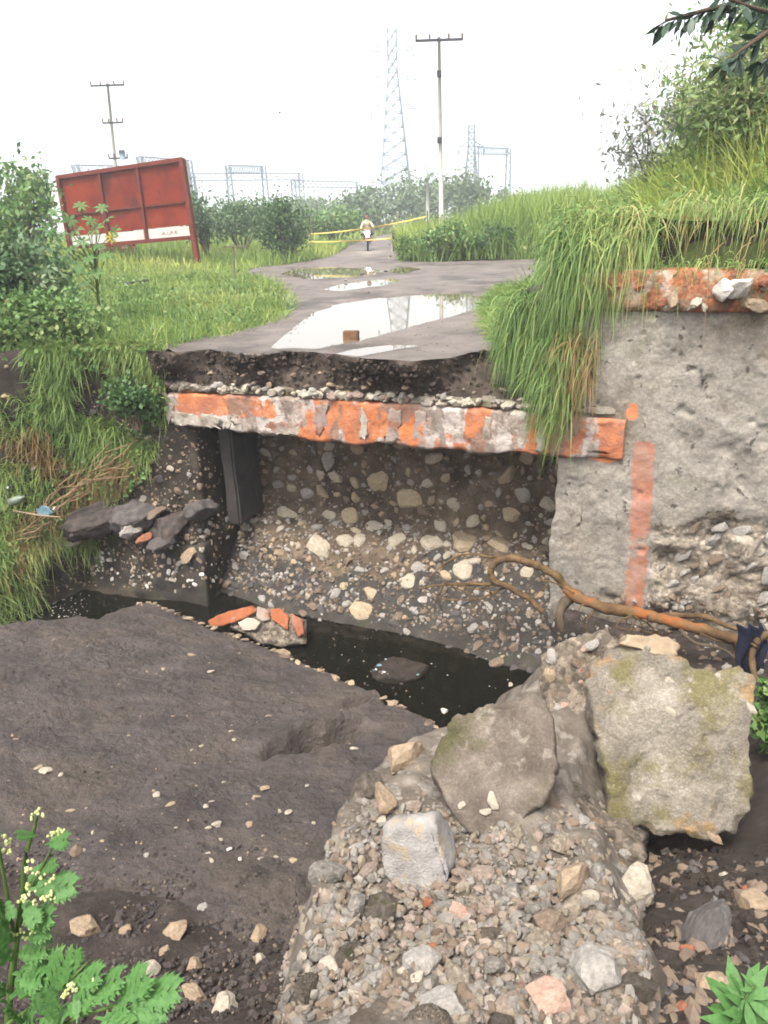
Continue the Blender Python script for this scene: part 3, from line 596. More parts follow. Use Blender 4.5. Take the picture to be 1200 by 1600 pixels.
# coping on the wall top: broken bricks and lumps of mortar
u0 = to_uv(HW(905, 470))[0]; u = u0; k = 0
CM = [M_s_brick, M_s_tan, M_rustor, M_s_pale, M_pinkgrey, M_s_brown, M_rustor, M_s_tan]
Uc = np.linspace(u0, 11.2, 260); rows = []
for (v, z) in [(.5, .98), (.15, 1.0), (-.02, .99), (-.06, .95), (-.07, .88), (-.08, .82), (-.08, .76), (-.07, .70), (-.06, .64), (-.03, .605), (.1, .602)]:
    P = P0 + np.outer(Uc, EU) + EN * (VW + v); P[:, 2] = z + .05 * vnoise(np.stack([Uc * 1.6, 0 * Uc, 0 * Uc], -1)) * (z > .9); d_ = .05 * fbm(P, 3.0, 5) + .03 * sstep(fbm(P + 40, 5, 3), .1, .4); P = P + np.outer(d_, EN); P[:, 2] += .02 * fbm(P + 6, 5, 3) * (z > .65); rows.append(P)
link('coping', mesh_np('coping', np.array(rows), grid_faces(len(rows), 260, True)[:, ::-1]), M_coping, wall)
for k in range(16):
    uu = u0 + .1 + k * .27 + random.uniform(-.08, .08); w = random.uniform(.1, .2)
    rock('brick', uvz(uu, VW - .03, random.choice([.70, .86]) + random.uniform(-.02, .02)), (w, .07, .065), random.choice([M_s_brick, M_rustor, M_s_tan, M_pinkgrey, M_s_tan]), wall, nrm=(0, 0, 1), twist=math.atan2(EU[1], EU[0]) + random.uniform(-.08, .08), mesh=random.choice(FLATROCKS))
for (a, b, s) in [(1128, 452, .15), (1158, 450, .14)]:
    rock('plaster_lump', HW(a, b, VW - .14), (s, s * .8, s * 1.05), M_s_white, wall, -EN, mesh=random.choice(FLATROCKS))
for (a, b, s, m) in [(1085, 475, .10, M_s_pale), (1178, 475, .13, M_s_tan), (1050, 470, .09, M_s_tan), (1195, 440, .1, M_s_brick), (1100, 480, .07, M_s_pale)]:
    rock('brick', HW(a, b, VW - .12), (s * 1.2, s * .7, s), m, wall, -EN, mesh=random.choice(FLATROCKS))
# dark soil bank showing above the coping
U, Tt = np.meshgrid(np.linspace(5.6, 12, 120), np.linspace(0, 1, 30))
z = .82 + (.62 + .16 * vnoise(np.stack([U * 1.7, 0 * U, 0 * U], -1))) * Tt; v = .24 + .22 * Tt + .1 * np.sin(Tt * 3.1); P = P0 + U[..., None] * EU + v[..., None] * EN; P[..., 2] = z
P = P - (.10 * fbm(P, 2.3, 5))[..., None] * EN
link('soil_bank', mesh_np('soil_bank', P, grid_faces(30, 120, False)), M_soil, kind='structure')
# deep soil notch between beam, grass and wall
notch = MB().add([tuple(uvz(u, v, z)) for u in (4.7, 6.0) for v in (.5, 1.4) for z in (-.6, .75)], [(0,1,3,2),(4,6,7,5),(0,4,5,1),(2,3,7,6),(0,2,6,4),(1,5,7,3)])
me = notch.mesh('soil'); bm = bmesh.new(); bm.from_mesh(me); bmesh.ops.subdivide_edges(bm, edges=bm.edges[:], cuts=14, use_grid_fill=True)
for v in bm.verts: v.co += Vector((1, 1, 1)) * mnoise.fractal(v.co * 3, 1, 2, 4) * .06
bm.to_mesh(me); bm.free(); link('soil_face', me, M_soil, kind='structure')

# ------------------------------------------------------------------ left bank: grassy, stones showing, foundation block at its foot
bx = np.concatenate([np.linspace(-13, -2.8, 140), np.linspace(-2.78, -2.2, 20)])
def Ybank(x): x = np.asarray(x, float); return np.where(x > -2.9, 10.22 + 2.2 * np.maximum(0, x + 2.62), Yb(x))
bp_ = [(0, .02), (-.05, -.3), (-.15, -.9), (-.28, -1.6), (-.45, -2.2), (-.8, -2.55), (-1.15, -2.75), (-1.3, -3.1), (-1.45, -3.45), (-2.1, -3.58), (-2.9, -3.72), (-3.6, -4.0)]
bo = np.array([p[0] for p in bp_]); bz = np.array([p[1] for p in bp_]); tt = np.linspace(0, len(bp_) - 1, 90)
def bank(x, t):
    o = np.interp(t, range(len(bp_)), bo); z = np.interp(t, range(len(bp_)), bz); k = sstep(-4.7 - x, 0, 1.1)
    o = o * (.24 + .76 * k) ; p = np.stack([x, Ybank(x) + o, z], -1)
    top = gz(x, Ybank(x)) - .9 * (x > -2.88); w = sstep(1.2 - t, 0, 1.2); p[..., 2] = p[..., 2] * (1 - w) + np.minimum(top, p[..., 2] + .2) * w
    dd = .13 * fbm(p, 1.1, 5) * sstep(t, 0, 1) * sstep(9.6 - t, 0, 1.0) + .03 * fbm(p, 4, 3)
    p[..., 1] -= dd; p[..., 2] += .4 * dd; return p
Xb, Tb = np.meshgrid(bx, tt)
bk = link('creek_bank', mesh_np('creek_bank', bank(Xb, Tb), grid_faces(90, 160, True)), mat('bank_earth', [(.3, (.025, .021, .017)), (.55, (.055, .046, .036)), (.75, (.10, .085, .065))], 4, 9, .9, .8, 26, [((.05, .065, .02), 2, .52, .66, .5)]), kind='structure')
for k in range(330):
    x = random.uniform(-4.5, -2.3) if k < 260 else random.uniform(-6.4, -4.7); t = random.uniform(1.6, 6.4) if k < 260 else random.uniform(.7, 4)
    if not try_place(x + 100, t * .5, .05): continue
    r = random.choice([random.uniform(.02, .05), random.uniform(.03, .09)])
    rock('stone', bank(np.array([x]), np.array([t]))[0], (r*1.1, r*.9, r*.7), random.choice([M_s_pale, M_s_tan, M_s_grey, M_s_brown, M_s_dark, M_s_brown]), bk, (0, -1, .2))
_x = RNG.uniform(-5, -2.3, 1500); _p = bank(_x, RNG.uniform(1.2, 8.5, 1500))
rock_cloud('small_stones', _p[:900], RNG.uniform(.01, .035, 900), M_s_brown, bk); rock_cloud('small_stones', _p[900:], RNG.uniform(.01, .03, 600), M_s_tan, bk)
# foundation block
def fb_at(px, py, y): return at_y(px, py, y)
fb = thing('foundation_block', 'dark pebbly foundation block jutting from the bank at the left water edge', 'concrete block', (-3.3, 9.9, -3.6))
fx = np.linspace(0, 1, 110); fy = np.linspace(0, 1, 46); Fx, Fy = np.meshgrid(fx, fy)
A = at_z(68, 905, -3.62); Bc = at_z(325, 948, -3.62); tA = np.array([A[0], A[1] + .15, -2.95]); tB = np.array([Bc[0], Bc[1] + .12, -2.72])
def fblock(a, b):
    a = np.asarray(a, float); b = np.asarray(b, float)
    bot = A + (Bc - A) * np.clip(a, 0, .9)[..., None] / .9; top = tA + (tB - tA) * np.clip(a, 0, .9)[..., None] / .9
    p = bot * (1 - np.clip(b, 0, .7) / .7)[..., None] + top * (np.clip(b, 0, .7) / .7)[..., None]
    turn = np.clip((a - .9) / .1, 0, 1); p = p + turn[..., None] * np.array([.25, 1.0, 0])
    back = np.clip((b - .7) / .3, 0, 1); p = p + back[..., None] * np.array([-.05, 1.2, .12])
    p[..., 2] -= .12 * (b < .02)
    d = .07 * fbm(p, 2.4, 5); p = p + d[..., None] * np.array([.25, -.8, .3]); return p
link('block_body', mesh_np('block_body', fblock(Fx, Fy), grid_faces(46, 110)), M_mort_dark, fb)
for k in range(290):
    a, b = random.uniform(.03, .96), random.uniform(.08, .7) ** .8
    r = random.choice([random.uniform(.016, .035), random.uniform(.025, .06)])
    rock('stone', fblock(np.array(a), np.array(b)), (r*1.2, r*.85, r*.6), random.choice([M_s_pale, M_s_tan, M_s_grey, M_s_brown, M_s_white]), fb, (0.1, -1, .3))
rock('stone', fblock(np.array(.83), np.array(.6)) + np.array([0, -.03, 0]), (.17, .10, .09), M_s_tan, fb, (0.1, -1, .3), twist=0)
# boulders lying on the block
M_volc = rockmat('pitted_dark_stone', (.035, .030, .029), (.075, .064, .06), (.13, .112, .104), bump=1., bscale=9, scale=4)
ROCKS_V = []
for q_ in range(4):
    v_, f_ = rock_verts(700 + q_, 4, 12, .10); v_ = v_ + (.10 * np.abs(fbm(v_, 4, 4)) + .06 * fbm(v_, 9, 3))[:, None] * v_; me = mesh_np('lava_form', v_, f_); me.materials.append(None); ROCKS_V.append(me)
bl = [(155, 820, 10.15, (.42, .26, .22), M_volc, 'dark purple grey boulder, leftmost of those lying on the foundation block'),
      (215, 812, 10.1, (.30, .26, .19), M_s_dark, 'dark lumpy boulder behind the grey wedge stone on the foundation block'),
      (270, 822, 9.95, (.34, .24, .22), M_volc, 'largest dark pitted boulder beside the dark pier, on the foundation block'),
      (205, 832, 9.85, (.14, .08, .1), M_s_grey, 'small slate grey wedge stone between the dark boulders'),
      (255, 850, 9.7, (.2, .12, .07), M_s_dark, 'flat dark slate lying on the front edge of the foundation block'),
      (225, 843, 9.75, (.11, .06, .05), M_s_brick, 'reddish brick scrap on the front edge of the foundation block'),
      (315, 795, 10.0, (.2, .2, .16), M_s_dark, 'dark boulder against the foot of the concrete pier'),
      (110, 850, 10.2, (.13, .07, .06), M_s_pale, 'pale stone at the grassy left end of the foundation block'),
      (188, 795, 10.1, (.05, .04, .035), M_s_white, 'small white pebble on top of the dark boulders'),
      (245, 800, 10.0, (.14, .09, .05), M_s_brown, 'flat olive brown stone leaning on the boulders under the beam end')]
for (a, b, y, s, m, lab) in bl:
    tag(rock('boulder' if s[0] > .25 else 'stone', at_y(a, b, y), tuple(1.35 * q for q in s), m, nrm=(0, -.3, 1), twist=random.uniform(-.3, .3), mesh=random.choice(ROCKS_V)), lab, 'boulder' if s[0] > .25 else 'stone')

# ------------------------------------------------------------------ creek bed and water
X, Y = np.meshgrid(np.linspace(-16, 16, 60), np.linspace(-1, 12, 40)); P = np.stack([X, Y, np.full_like(X, -4.0)], -1); P[..., 2] += .1 * fbm(P, .8, 3)
link('creek_bed', mesh_np('creek_bed', P, grid_faces(40, 60)), M_soil, kind='structure')
MB().add([(-16, -1, -3.6), (16, -1, -3.6), (16, 12, -3.6), (-16, 12, -3.6)], [(0, 1, 2, 3)]).build('creek_water', M_creek, kind='structure')
fl = MB()
for k in range(170):
    if k < 140: a, b = random.uniform(0, 140), random.uniform(925, 965)
    else: a, b = random.uniform(500, 830), random.uniform(1010, 1110)
    p = at_z(a, b, -3.594); s = random.uniform(.004, .012); r = random.uniform(0, 6)
    fl.add([(p[0]+s*math.cos(r+q)*random.uniform(.7, 1.6), p[1]+s*math.sin(r+q), p[2]+.002) for q in (0, 1.2, 2.5, 3.7, 5)], [(0, 1, 2, 3, 4)])
fl.build('floating_flecks', M_fleck, kind='stuff')
tag(rock('stone', at_z(797, 1070, -3.6), (.06, .035, .03), M_s_pale), 'white stone poking out of the dark water beneath the rubble heap', 'stone')
tag(rock('stone', at_z(695, 1112, -3.6), (.06, .05, .04), M_s_white), 'small white stone in the water by the slab corner', 'stone')
tag(rock('stone', at_z(440, 1020, -3.58), (.16, .1, .06), M_s_tan), 'flat tan stone in shallow water under the brick fragment', 'stone')
tb = thing('litter_pile', 'muddy glinting litter snagged in the dark water below the abutment', 'litter', at_z(620, 1050, -3.58))
c = at_z(620, 1050, -3.58)
link('mud_clump', plate([c + np.array([.38*math.cos(q)*random.uniform(.8,1.1), .24*math.sin(q)*random.uniform(.8,1.1), .05]) for q in np.linspace(0, 6.0, 11)], (0, 0, 1), .2, rings=8, front=.05, side=.03, seed=4), M_soil, tb)
for k in range(14): rock('scrap', c + np.array([random.uniform(-.3, .3), random.uniform(-.18, .18), .07]), (random.uniform(.015, .05), .02, .008), random.choice([M_plastic, M_s_grey, M_plastic, M_bluebag]), tb)

# ------------------------------------------------------------------ fallen road slab
SA, SB, SC = at_z(235, 940, -3.0), at_z(690, 1140, -2.55), at_z(0, 1400, -1.75)
SN = np.cross(SB - SA, SC - SA); SN /= np.linalg.norm(SN); SN = SN if SN[2] > 0 else -SN
def SP(px, py, lift=0.): return at_plane(px, py, SA + SN * lift, SN)
def slab_z(x, y): return SA[2] - (SN[0] * (x - SA[0]) + SN[1] * (y - SA[1])) / SN[2]
gash = [(SP(505, 1152), .26, .10, .30), (SP(455, 1166), .2, .08, .18), (SP(550, 1140), .18, .08, .2), (SP(575, 1095), .2, .07, .12), (SP(215, 1000), .3, .03, .03), (SP(330, 1120), .3, .03, .025), (SP(60, 1120), .25, .03, .03), (SP(640, 1150), .3, .12, .06)]
def slab_bump(q):
    h = .022 * fbm(q + 11, .9, 4) + .016 * fbm(q, 4.5, 5) + .012 * np.abs(fbm(q + 5, 9, 4)) + .02 * sstep(fbm(q + 61, 2.6, 4), .25, .42) * sstep(fbm(q + 15, .6, 2), -.2, .3)
    cr = fbm(q + 40, 2.0, 4); h = h - .018 * np.exp(-(cr / .035) ** 2) * sstep(fbm(q + 77, .8, 2), .1, .4)
    for c, a, b, dep in gash:
        dx = (q - c) @ np.array([.94, .3, 0]); dy = (q - c) @ np.array([-.3, .94, 0]); h = h - dep * np.exp(-(dx / a) ** 4 - ((dy + .3 * dx * dx / a) / b) ** 4) * (1 + .5 * fbm(q, 7, 2)) + .3 * dep * np.exp(-(dx / a / 1.2) ** 2 - ((dy - b * 1.5) / b) ** 2)
    return h
so = [(-260, 1010), (-100, 985), (0, 976), (60, 968), (125, 962), (150, 966), (172, 958), (190, 951), (215, 944), (236, 940), (262, 952), (320, 976), (400, 1005), (470, 1036), (540, 1064), (620, 1100), (665, 1126), (690, 1142), (690, 1200), (640, 1320), (560, 1440), (470, 1560), (340, 1680), (0, 1700), (-300, 1640), (-380, 1300)]
slab = thing('road_slab', 'huge fallen slab of muddy roadway sloping down into the creek', 'road slab', SP(250, 1200))
link('slab_body', plate([SP(*p) for p in so], SN, .32, rings=210, per=22, jag=.022, bumpf=slab_bump, front=.012, side=.03, seed=2, taper=.02), M_mud, slab)
# pale broken rim along the water edge
rim_pts = []
rp = so[8:18]
for (a, b), (a2, b2) in zip(rp, rp[1:]):
    for k in range(random.choice([7, 10, 13])): q = random.random(); rim_pts.append(SP(a + (a2 - a) * q, b + (b2 - b) * q + random.uniform(-1, 2), random.uniform(-.012, .02)))
for p in rim_pts:
    s = random.choice([random.uniform(.015, .03), random.uniform(.025, .06)]); rock('stone', p, (s * 1.5, s * .8, s * .5), random.choice([M_s_tan, M_s_brown, M_limet, M_s_tan]), slab, SN)
emb = [(300,1025,8),(255,1045,6),(330,1048,7),(365,1158,6),(362,1145,5),(315,1165,5),(245,1245,8),(240,1235,5),(265,1262,10),(322,1262,8),(330,1252,5),(412,1232,11),(400,1245,8),(395,1250,6),(450,1272,9),(437,1272,6),(390,1290,9),(340,1290,11),(325,1296,6),(555,1172,8),(430,1340,7),(408,1345,6),(330,1352,7),(325,1340,5),(345,1315,5),(110,1265,8),(70,1208,12),(95,1213,6),(60,1200,8),(145,1302,6),(35,1275,4),(420,1120,6),(300,1170,4),(275,1300,4),(125,1330,8),(160,1320,5),(460,1347,8),(415,1330,5),(25,1160,4),(85,1005,4),(480,1230,5),(200,1150,4),(270,1120,4),(350,1220,4),(490,1290,5)]
for (a, b, r) in emb:
    p = SP(a, b); R = r / 1155 * np.linalg.norm(p - C0) * 1.05; q = p + SN * float(slab_bump(p[None])[0])
    rock('stone', q + SN * R * .12, (R, R * random.uniform(.5, .8), R * .4), random.choice([M_limet, M_s_pale, M_lime, M_s_tan]), slab, SN)
pts = []
for k in range(1800):
    p = SP(random.uniform(0, 640), random.uniform(985, 1420)); pts.append(p + SN * (float(slab_bump(p[None])[0])))
rock_cloud('grit', pts[:1500], [.004 + .018 * random.random() ** 3 for _ in range(1500)], M_mud, slab); rock_cloud('grit', pts[1500:], [.003 + .012 * random.random() ** 2 for _ in range(300)], M_s_tan, slab)
for (a, b, s, lab) in [(357, 1333, .03, 'bright white flat pebble, upper of two on the muddy slab'), (375, 1347, .026, 'bright white flat pebble, lower of two on the muddy slab')]:
    p = SP(a, b); tag(rock('pebble', p + SN * (float(slab_bump(p[None])[0]) + .01), (s, s * .6, s * .35), M_s_white, nrm=SN), lab, 'pebble')
# fallen piece of painted brickwork behind the slab
bf = thing('brickwork_fragment', 'fallen lump of orange painted brickwork behind the top edge of the slab', 'brickwork', at_y(400, 985, 8.5))
bq = lambda a, b: at_y(a, b, 8.35 + (1000 - b) * .006)
link('mortar_body', plate([bq(330, 968), bq(395, 948), bq(430, 950), bq(478, 968), bq(478, 1005), bq(430, 1010), bq(380, 990)], (0.05, -.75, .66), .3, rings=8, front=.02, side=.03, seed=5), M_conc_br, bf)
for (pts_, m) in [([(326,970),(345,960),(372,952),(398,946),(402,956),(385,966),(350,978),(332,980)], M_rustor), ([(403,947),(418,952),(424,968),(412,972),(402,962)], M_pinkgrey),
                  ([(424,952),(440,951),(452,962),(450,984),(436,976),(426,966)], M_rustor), ([(456,958),(474,968),(477,992),(468,996),(458,978)], M_s_brick), ([(372,972),(392,965),(410,972),(400,985),(380,984)], M_s_pale)]:
    link('brick', plate([bq(a, b) + np.array([0, -.05, .03]) for a, b in pts_], (0.05, -.75, .66), .06, rings=4, per=4, jag=.012, front=.008, side=.008, seed=len(pts_)), m, bf)

# ------------------------------------------------------------------ near bank: soil, rubble heap
def tps(ctrl):
    c = np.array(ctrl, float); n = len(c)
    def U_(r2): return np.where(r2 > 1e-12, r2 * np.log(np.maximum(r2, 1e-12)), 0) * .5
    K = U_(((c[:, None, :2] - c[None, :, :2]) ** 2).sum(-1)) + np.eye(n) * .02; Pm = np.c_[np.ones(n), c[:, :2]]
    A_ = np.block([[K, Pm], [Pm.T, np.zeros((3, 3))]]); w = np.linalg.solve(A_, np.r_[c[:, 2], 0, 0, 0])
    def f(x, y):
        s = x.shape; x = x.ravel(); y = y.ravel(); r2 = (x[:, None] - c[None, :, 0]) ** 2 + (y[:, None] - c[None, :, 1]) ** 2
        return (U_(r2) @ w[:n] + w[n] + w[n + 1] * x + w[n + 2] * y).reshape(s)
    return f
def cz(px, py, z): p = at_z(px, py, z); return (p[0], p[1], z)
def cs(px, py, off): p = SP(px, py); return (p[0], p[1], p[2] + off)
HEAP_EDGE = [(690,1148,-1.35),(640,1163,-1.32),(590,1192,-1.28),(545,1235,-1.22),(515,1268,-1.18),(492,1310,-1.12),(475,1370,-1.05),(462,1430,-1.0),(430,1520,-.95),(400,1610,-.9)]
heap_ctrl = [cz(*p) for p in HEAP_EDGE] + [cz(*p) for p in [(700,1250,-1.2),(620,1300,-1.12),(560,1400,-.98),(640,1400,-.98),(760,1380,-1.0),(850,1300,-1.12),(560,1560,-.8),(700,1500,-.82),(850,1480,-.86),(950,1400,-1.0),(960,1560,-.85),(850,1590,-.75),(700,1640,-.65),(800,1180,-1.3),(900,1180,-1.35),(850,1020,-1.5),(930,1000,-1.6),(1000,1150,-1.5),(1000,1320,-1.2)]]
heap_f = tps(heap_ctrl)
heap_poly = [cz(*p)[:2] for p in HEAP_EDGE] + [cz(*p)[:2] for p in [(700,1800,-.6),(1040,1650,-.8),(1000,1480,-.95),(980,1400,-1.05),(950,1320,-1.15),(925,1240,-1.3),(930,1120,-1.45),(935,1010,-1.65),(920,985,-1.65),(852,1005,-1.5),(835,1070,-1.45),(760,1120,-1.38)]]
def HN(P): return .07 * fbm(P * np.array([1, 1, 0]) + 2, 1.5, 2) + .06 * fbm(P * np.array([1, 1, 0]), 3.2, 4) + .025 * fbm(P * np.array([1, 1, 0]), 9, 3)
def heap_z(x, y):
    sd_ = poly_sd(x, y, heap_poly) + .12 * fbm(np.stack([x, y, 0 * x], -1), 2.2, 3) * (x > .6); return heap_f(x, y) - 1.9 * np.clip((.06 - sd_) / np.where(x > .7, 1.5, .75), 0, 2) ** .85
X, Y = np.meshgrid(np.arange(-1.4, 3.4, .025), np.arange(.5, 6.2, .025)); Z = heap_z(X, Y); P = np.stack([X, Y, Z], -1)
inn = sstep(poly_sd(X, Y, heap_poly), -.05, .1)
P[..., 2] += HN(P) * (.35 + .65 * inn); P[..., 0] += .03 * fbm(P + 9, 3, 3) * (1 - inn)
ok = (poly_sd(X, Y, heap_poly) > -.75).ravel(); F = grid_faces(*X.shape); F = F[ok[F].all(1)]
heap = thing('rubble_heap', 'pale heap of broken masonry rubble in the right foreground', 'rubble heap', (.6, 2.6, -1.2))
M_heap = mat('dusty_mortar', [(.3, (.10, .084, .07)), (.55, (.20, .175, .152)), (.75, (.33, .30, .265))], 6, 9, .97, .9, 26, [((.38, .36, .33), 9, .56, .64, .6), ((.10, .075, .055), 2.2, .56, .68, .7)])
link('mortar_mass', mesh_np('mortar_mass', P, F), M_heap, heap)
def heap_pt(px, py):
    d = ray(px, py); s = np.linspace(.8, 9, 500); q = C0 + np.outer(s, d); h = heap_z(q[:, 0], q[:, 1]) + .7 * HN(np.c_[q[:, :2], 0 * q[:, 0]]); k = np.argmax(q[:, 2] < h); return q[k] if q[k, 2] < h[k] else None
def heap_nrm(p):
    e = .06; x = np.array([p[0]-e, p[0]+e, p[0], p[0]]); y = np.array([p[1], p[1], p[1]-e, p[1]+e]); z = heap_z(x, y); n_ = np.array([-(z[1]-z[0]) / (2*e), -(z[3]-z[2]) / (2*e), 1]); return n_ / np.linalg.norm(n_)
M_h1 = rockmat('dusty_rubble', (.115, .105, .095), (.215, .202, .188), (.36, .342, .32)); M_h2 = rockmat('dusty_tan_rubble', (.125, .105, .082), (.235, .205, .168), (.38, .34, .285)); M_h3 = rockmat('dusty_pink_rubble', (.15, .118, .098), (.25, .205, .178), (.36, .31, .275))
HM = [M_h1] * 7 + [M_h2] * 4 + [M_h3] * 3 + [M_s_grey, M_s_pale, M_s_pale, M_s_brown]; HM = HM * 3 + [M_s_brick]
heap_poly_px = [(690,1148),(590,1192),(515,1268),(475,1370),(462,1430),(430,1520),(400,1600),(1040,1600),(1000,1450),(1000,1330),(960,1270),(880,1230),(860,1270),(740,1290),(680,1230)]
def tp(px, py): return float(poly_sd(np.array(px, float), np.array(py, float), heap_poly_px)) > 0
hp = []; cnt = 0; tries = 0
for k in range(400):
    a, b = random.uniform(450, 1000), random.uniform(1230, 1600); r = random.uniform(22, 42)
    if len(hp) > 26 or not tp(a, b) or any((a - x) ** 2 + (b - y) ** 2 < (1.0 * (r + q)) ** 2 for x, y, q in hp) or math.hypot(a - 664, b - 1345) < 100: continue
    p = heap_pt(a, b)
    if p is None: continue
    hp.append((a, b, r)); R = r / 1155 * np.linalg.norm(p - C0); n_ = heap_nrm(p); rock('stone', p - n_ * R * .1, (R * 1.1, R * random.uniform(.6, .9), R * random.uniform(.5, .75)), random.choice([M_h1, M_h1, M_h2, M_conc, M_conc_br, M_conc_d]), heap, n_ + np.array([random.gauss(0, .4), random.gauss(0, .4), 0]), mesh=random.choice(FLATROCKS)); cnt += 1
while cnt < 290 and tries < 9000:
    tries += 1; a, b = random.uniform(400, 1020), random.uniform(990, 1600)
    if not tp(a, b): continue
    if a < 470 + (1450 - b) * .1 and random.random() < .8: continue
    r = random.choice([random.uniform(8, 13), random.uniform(10, 20), random.uniform(14, 32)])
    if any((a - x) ** 2 + (b - y) ** 2 < (.62 * (r + q)) ** 2 for x, y, q in hp): continue
    p = heap_pt(a, b)
    if p is None: continue
    hp.append((a, b, r)); R = r / 1155 * np.linalg.norm(p - C0) * .98; n_ = heap_nrm(p)
    rock('stone', p + n_ * R * random.uniform(-.2, .15), (R * random.uniform(1, 1.3), R * random.uniform(.65, 1), R * random.uniform(.45, .8)), random.choice(HM), heap, n_ + np.array([random.gauss(0, .35), random.gauss(0, .35), 0])); cnt += 1
pts = []; 
while len(pts) < 3600:
    a, b = random.uniform(400, 1020), random.uniform(990, 1600)
    if tp(a, b):
        p = heap_pt(a, b)
        if p is not None: pts.append(p + np.array([0, 0, .006]))
sz = [.007 + .03 * random.random() ** 2.2 for _ in pts]
for k, m in enumerate([M_h1, M_h1, M_h2, M_s_brown, M_h3]):
    rock_cloud('gravel', pts[k::5], sz[k::5], m, heap)
# loose pieces resting on the heap, each a thing
def heap_rock(name, px, py, r, m, lab, cat, sz=(1, .85, .7), up=.35, mesh=None, twist=None, nrm=None):
    p = heap_pt(px, py); R = r / 1155 * np.linalg.norm(p - C0); n_ = heap_nrm(p) if nrm is None else np.array(nrm)
    return tag(rock(name, p + n_ * R * up, (R*sz[0], R*sz[1], R*sz[2]), m, nrm=n_, twist=twist, mesh=mesh or random.choice(FLATROCKS)), lab, cat)
heap_rock('boulder', 664, 1350, 74, M_s_blue, 'largest pale blue grey boulder sitting on the rubble heap', 'boulder', (.98, .92, .72), .30, HERO[1], .6)
heap_rock('brick_fragment', 668, 1416, 15, M_s_brick, 'bright orange brick bit just below the pale boulder', 'brick fragment', (1.1, .75, .6), .5)
heap_rock('stone', 716, 1430, 19, M_s_pink, 'rounded pinkish stone right of the orange brick bit', 'stone', (1, 1, .8), .4)
heap_rock('stone', 985, 1388, 31, M_s_pale, 'blocky pale stone at the right edge of the rubble heap', 'stone', (1, .9, .8), .45)
heap_rock('stone', 890, 1392, 58, M_s_tan, 'long flat tan slab stone in the rubble below the concrete chunks', 'stone', (1.15, .45, .4), .3, twist=.2)
heap_rock('stone', 855, 1572, 30, M_s_pink, 'pale pinkish stone at the bottom edge of the rubble', 'stone', (1, .85, .8), .4)
heap_rock('stone', 666, 1512, 34, M_s_grey, 'grey lump in the lower rubble near reddish grit', 'stone', (1, .9, .7), .3)
heap_rock('stone', 930, 1530, 48, M_s_grey, 'large dusty grey stone low on the right side of the heap', 'stone', (.8, 1.2, .7), .25)
heap_rock('stone', 690, 1585, 32, M_s_grey, 'grey stone at the very bottom middle of the heap', 'stone', (1.1, .9, .7), .3)
heap_rock('stone', 855, 1452, 26, M_s_brown, 'brown pitted round stone below the long flat slab stone', 'stone', (1, 1, .8), .3)
heap_rock('stone', 630, 1190, 46, M_s_tan, 'yellowish knobbly stone at the upper tip of the heap', 'stone', (1.2, .8, .6), .2)
heap_rock('stone', 600, 1250, 34, M_s_tan, 'knobbly tan stone below the upper tip of the heap', 'stone', (.6, 1.2, .6), .2)
# big concrete chunk at the right
def seg(pts, y): return [at_y(a, b, y) for a, b in pts]
ck = thing('concrete_chunk', 'big upright concrete chunk with moss stains at the right of the rubble', 'concrete chunk', at_y(1050, 1290, 3.5))
CN = np.array([-.10, -.80, .60]); CN /= np.linalg.norm(CN); CP = at_y(1050, 1150, 3.42)
cf = lambda a, b: at_plane(a, b, CP, CN)
co = [(918,1070),(932,1042),(955,1018),(985,1012),(1010,1008),(1050,1020),(1080,1040),(1120,1048),(1155,1040),(1180,1062),(1176,1110),(1172,1180),(1184,1240),(1176,1272),(1148,1298),(1105,1318),(1070,1306),(1030,1300),(1005,1292),(975,1294),(950,1285),(950,1240),(940,1170),(925,1110)]
def chunk_bump(q): return .04 * fbm(q + 3, 1.6, 4) + .016 * fbm(q, 8, 4) - .02 * sstep(fbm(q + 60, 5, 3), .45, .7)
link('chunk_body', plate([cf(*p) for p in co], CN, .34, rings=40, per=8, jag=.022, bumpf=chunk_bump, front=.014, side=.035, seed=3, taper=.05), M_conc, ck)
link('broken_top', plate([cf(*p) + CN * .0 for p in [(968,1006),(985,992),(1025,990),(1055,1004),(1062,1024),(1030,1026),(1000,1014)]], CN, .2, rings=10, per=6, jag=.015, front=.03, side=.03, seed=7), M_s_tan, ck)
for (a, b, r, m) in [(1048, 1062, 13, M_s_pale), (1050, 1112, 14, M_s_pale), (1170, 1105, 13, M_s_pale), (1120, 1310, 16, M_s_tan)]:
    p = cf(a, b); R = r / 1155 * np.linalg.norm(p - C0); rock('stone', p + CN * (float(chunk_bump(p[None])[0]) - .004), (R, R * .55, R * .3), m, ck, CN, twist=1.4)
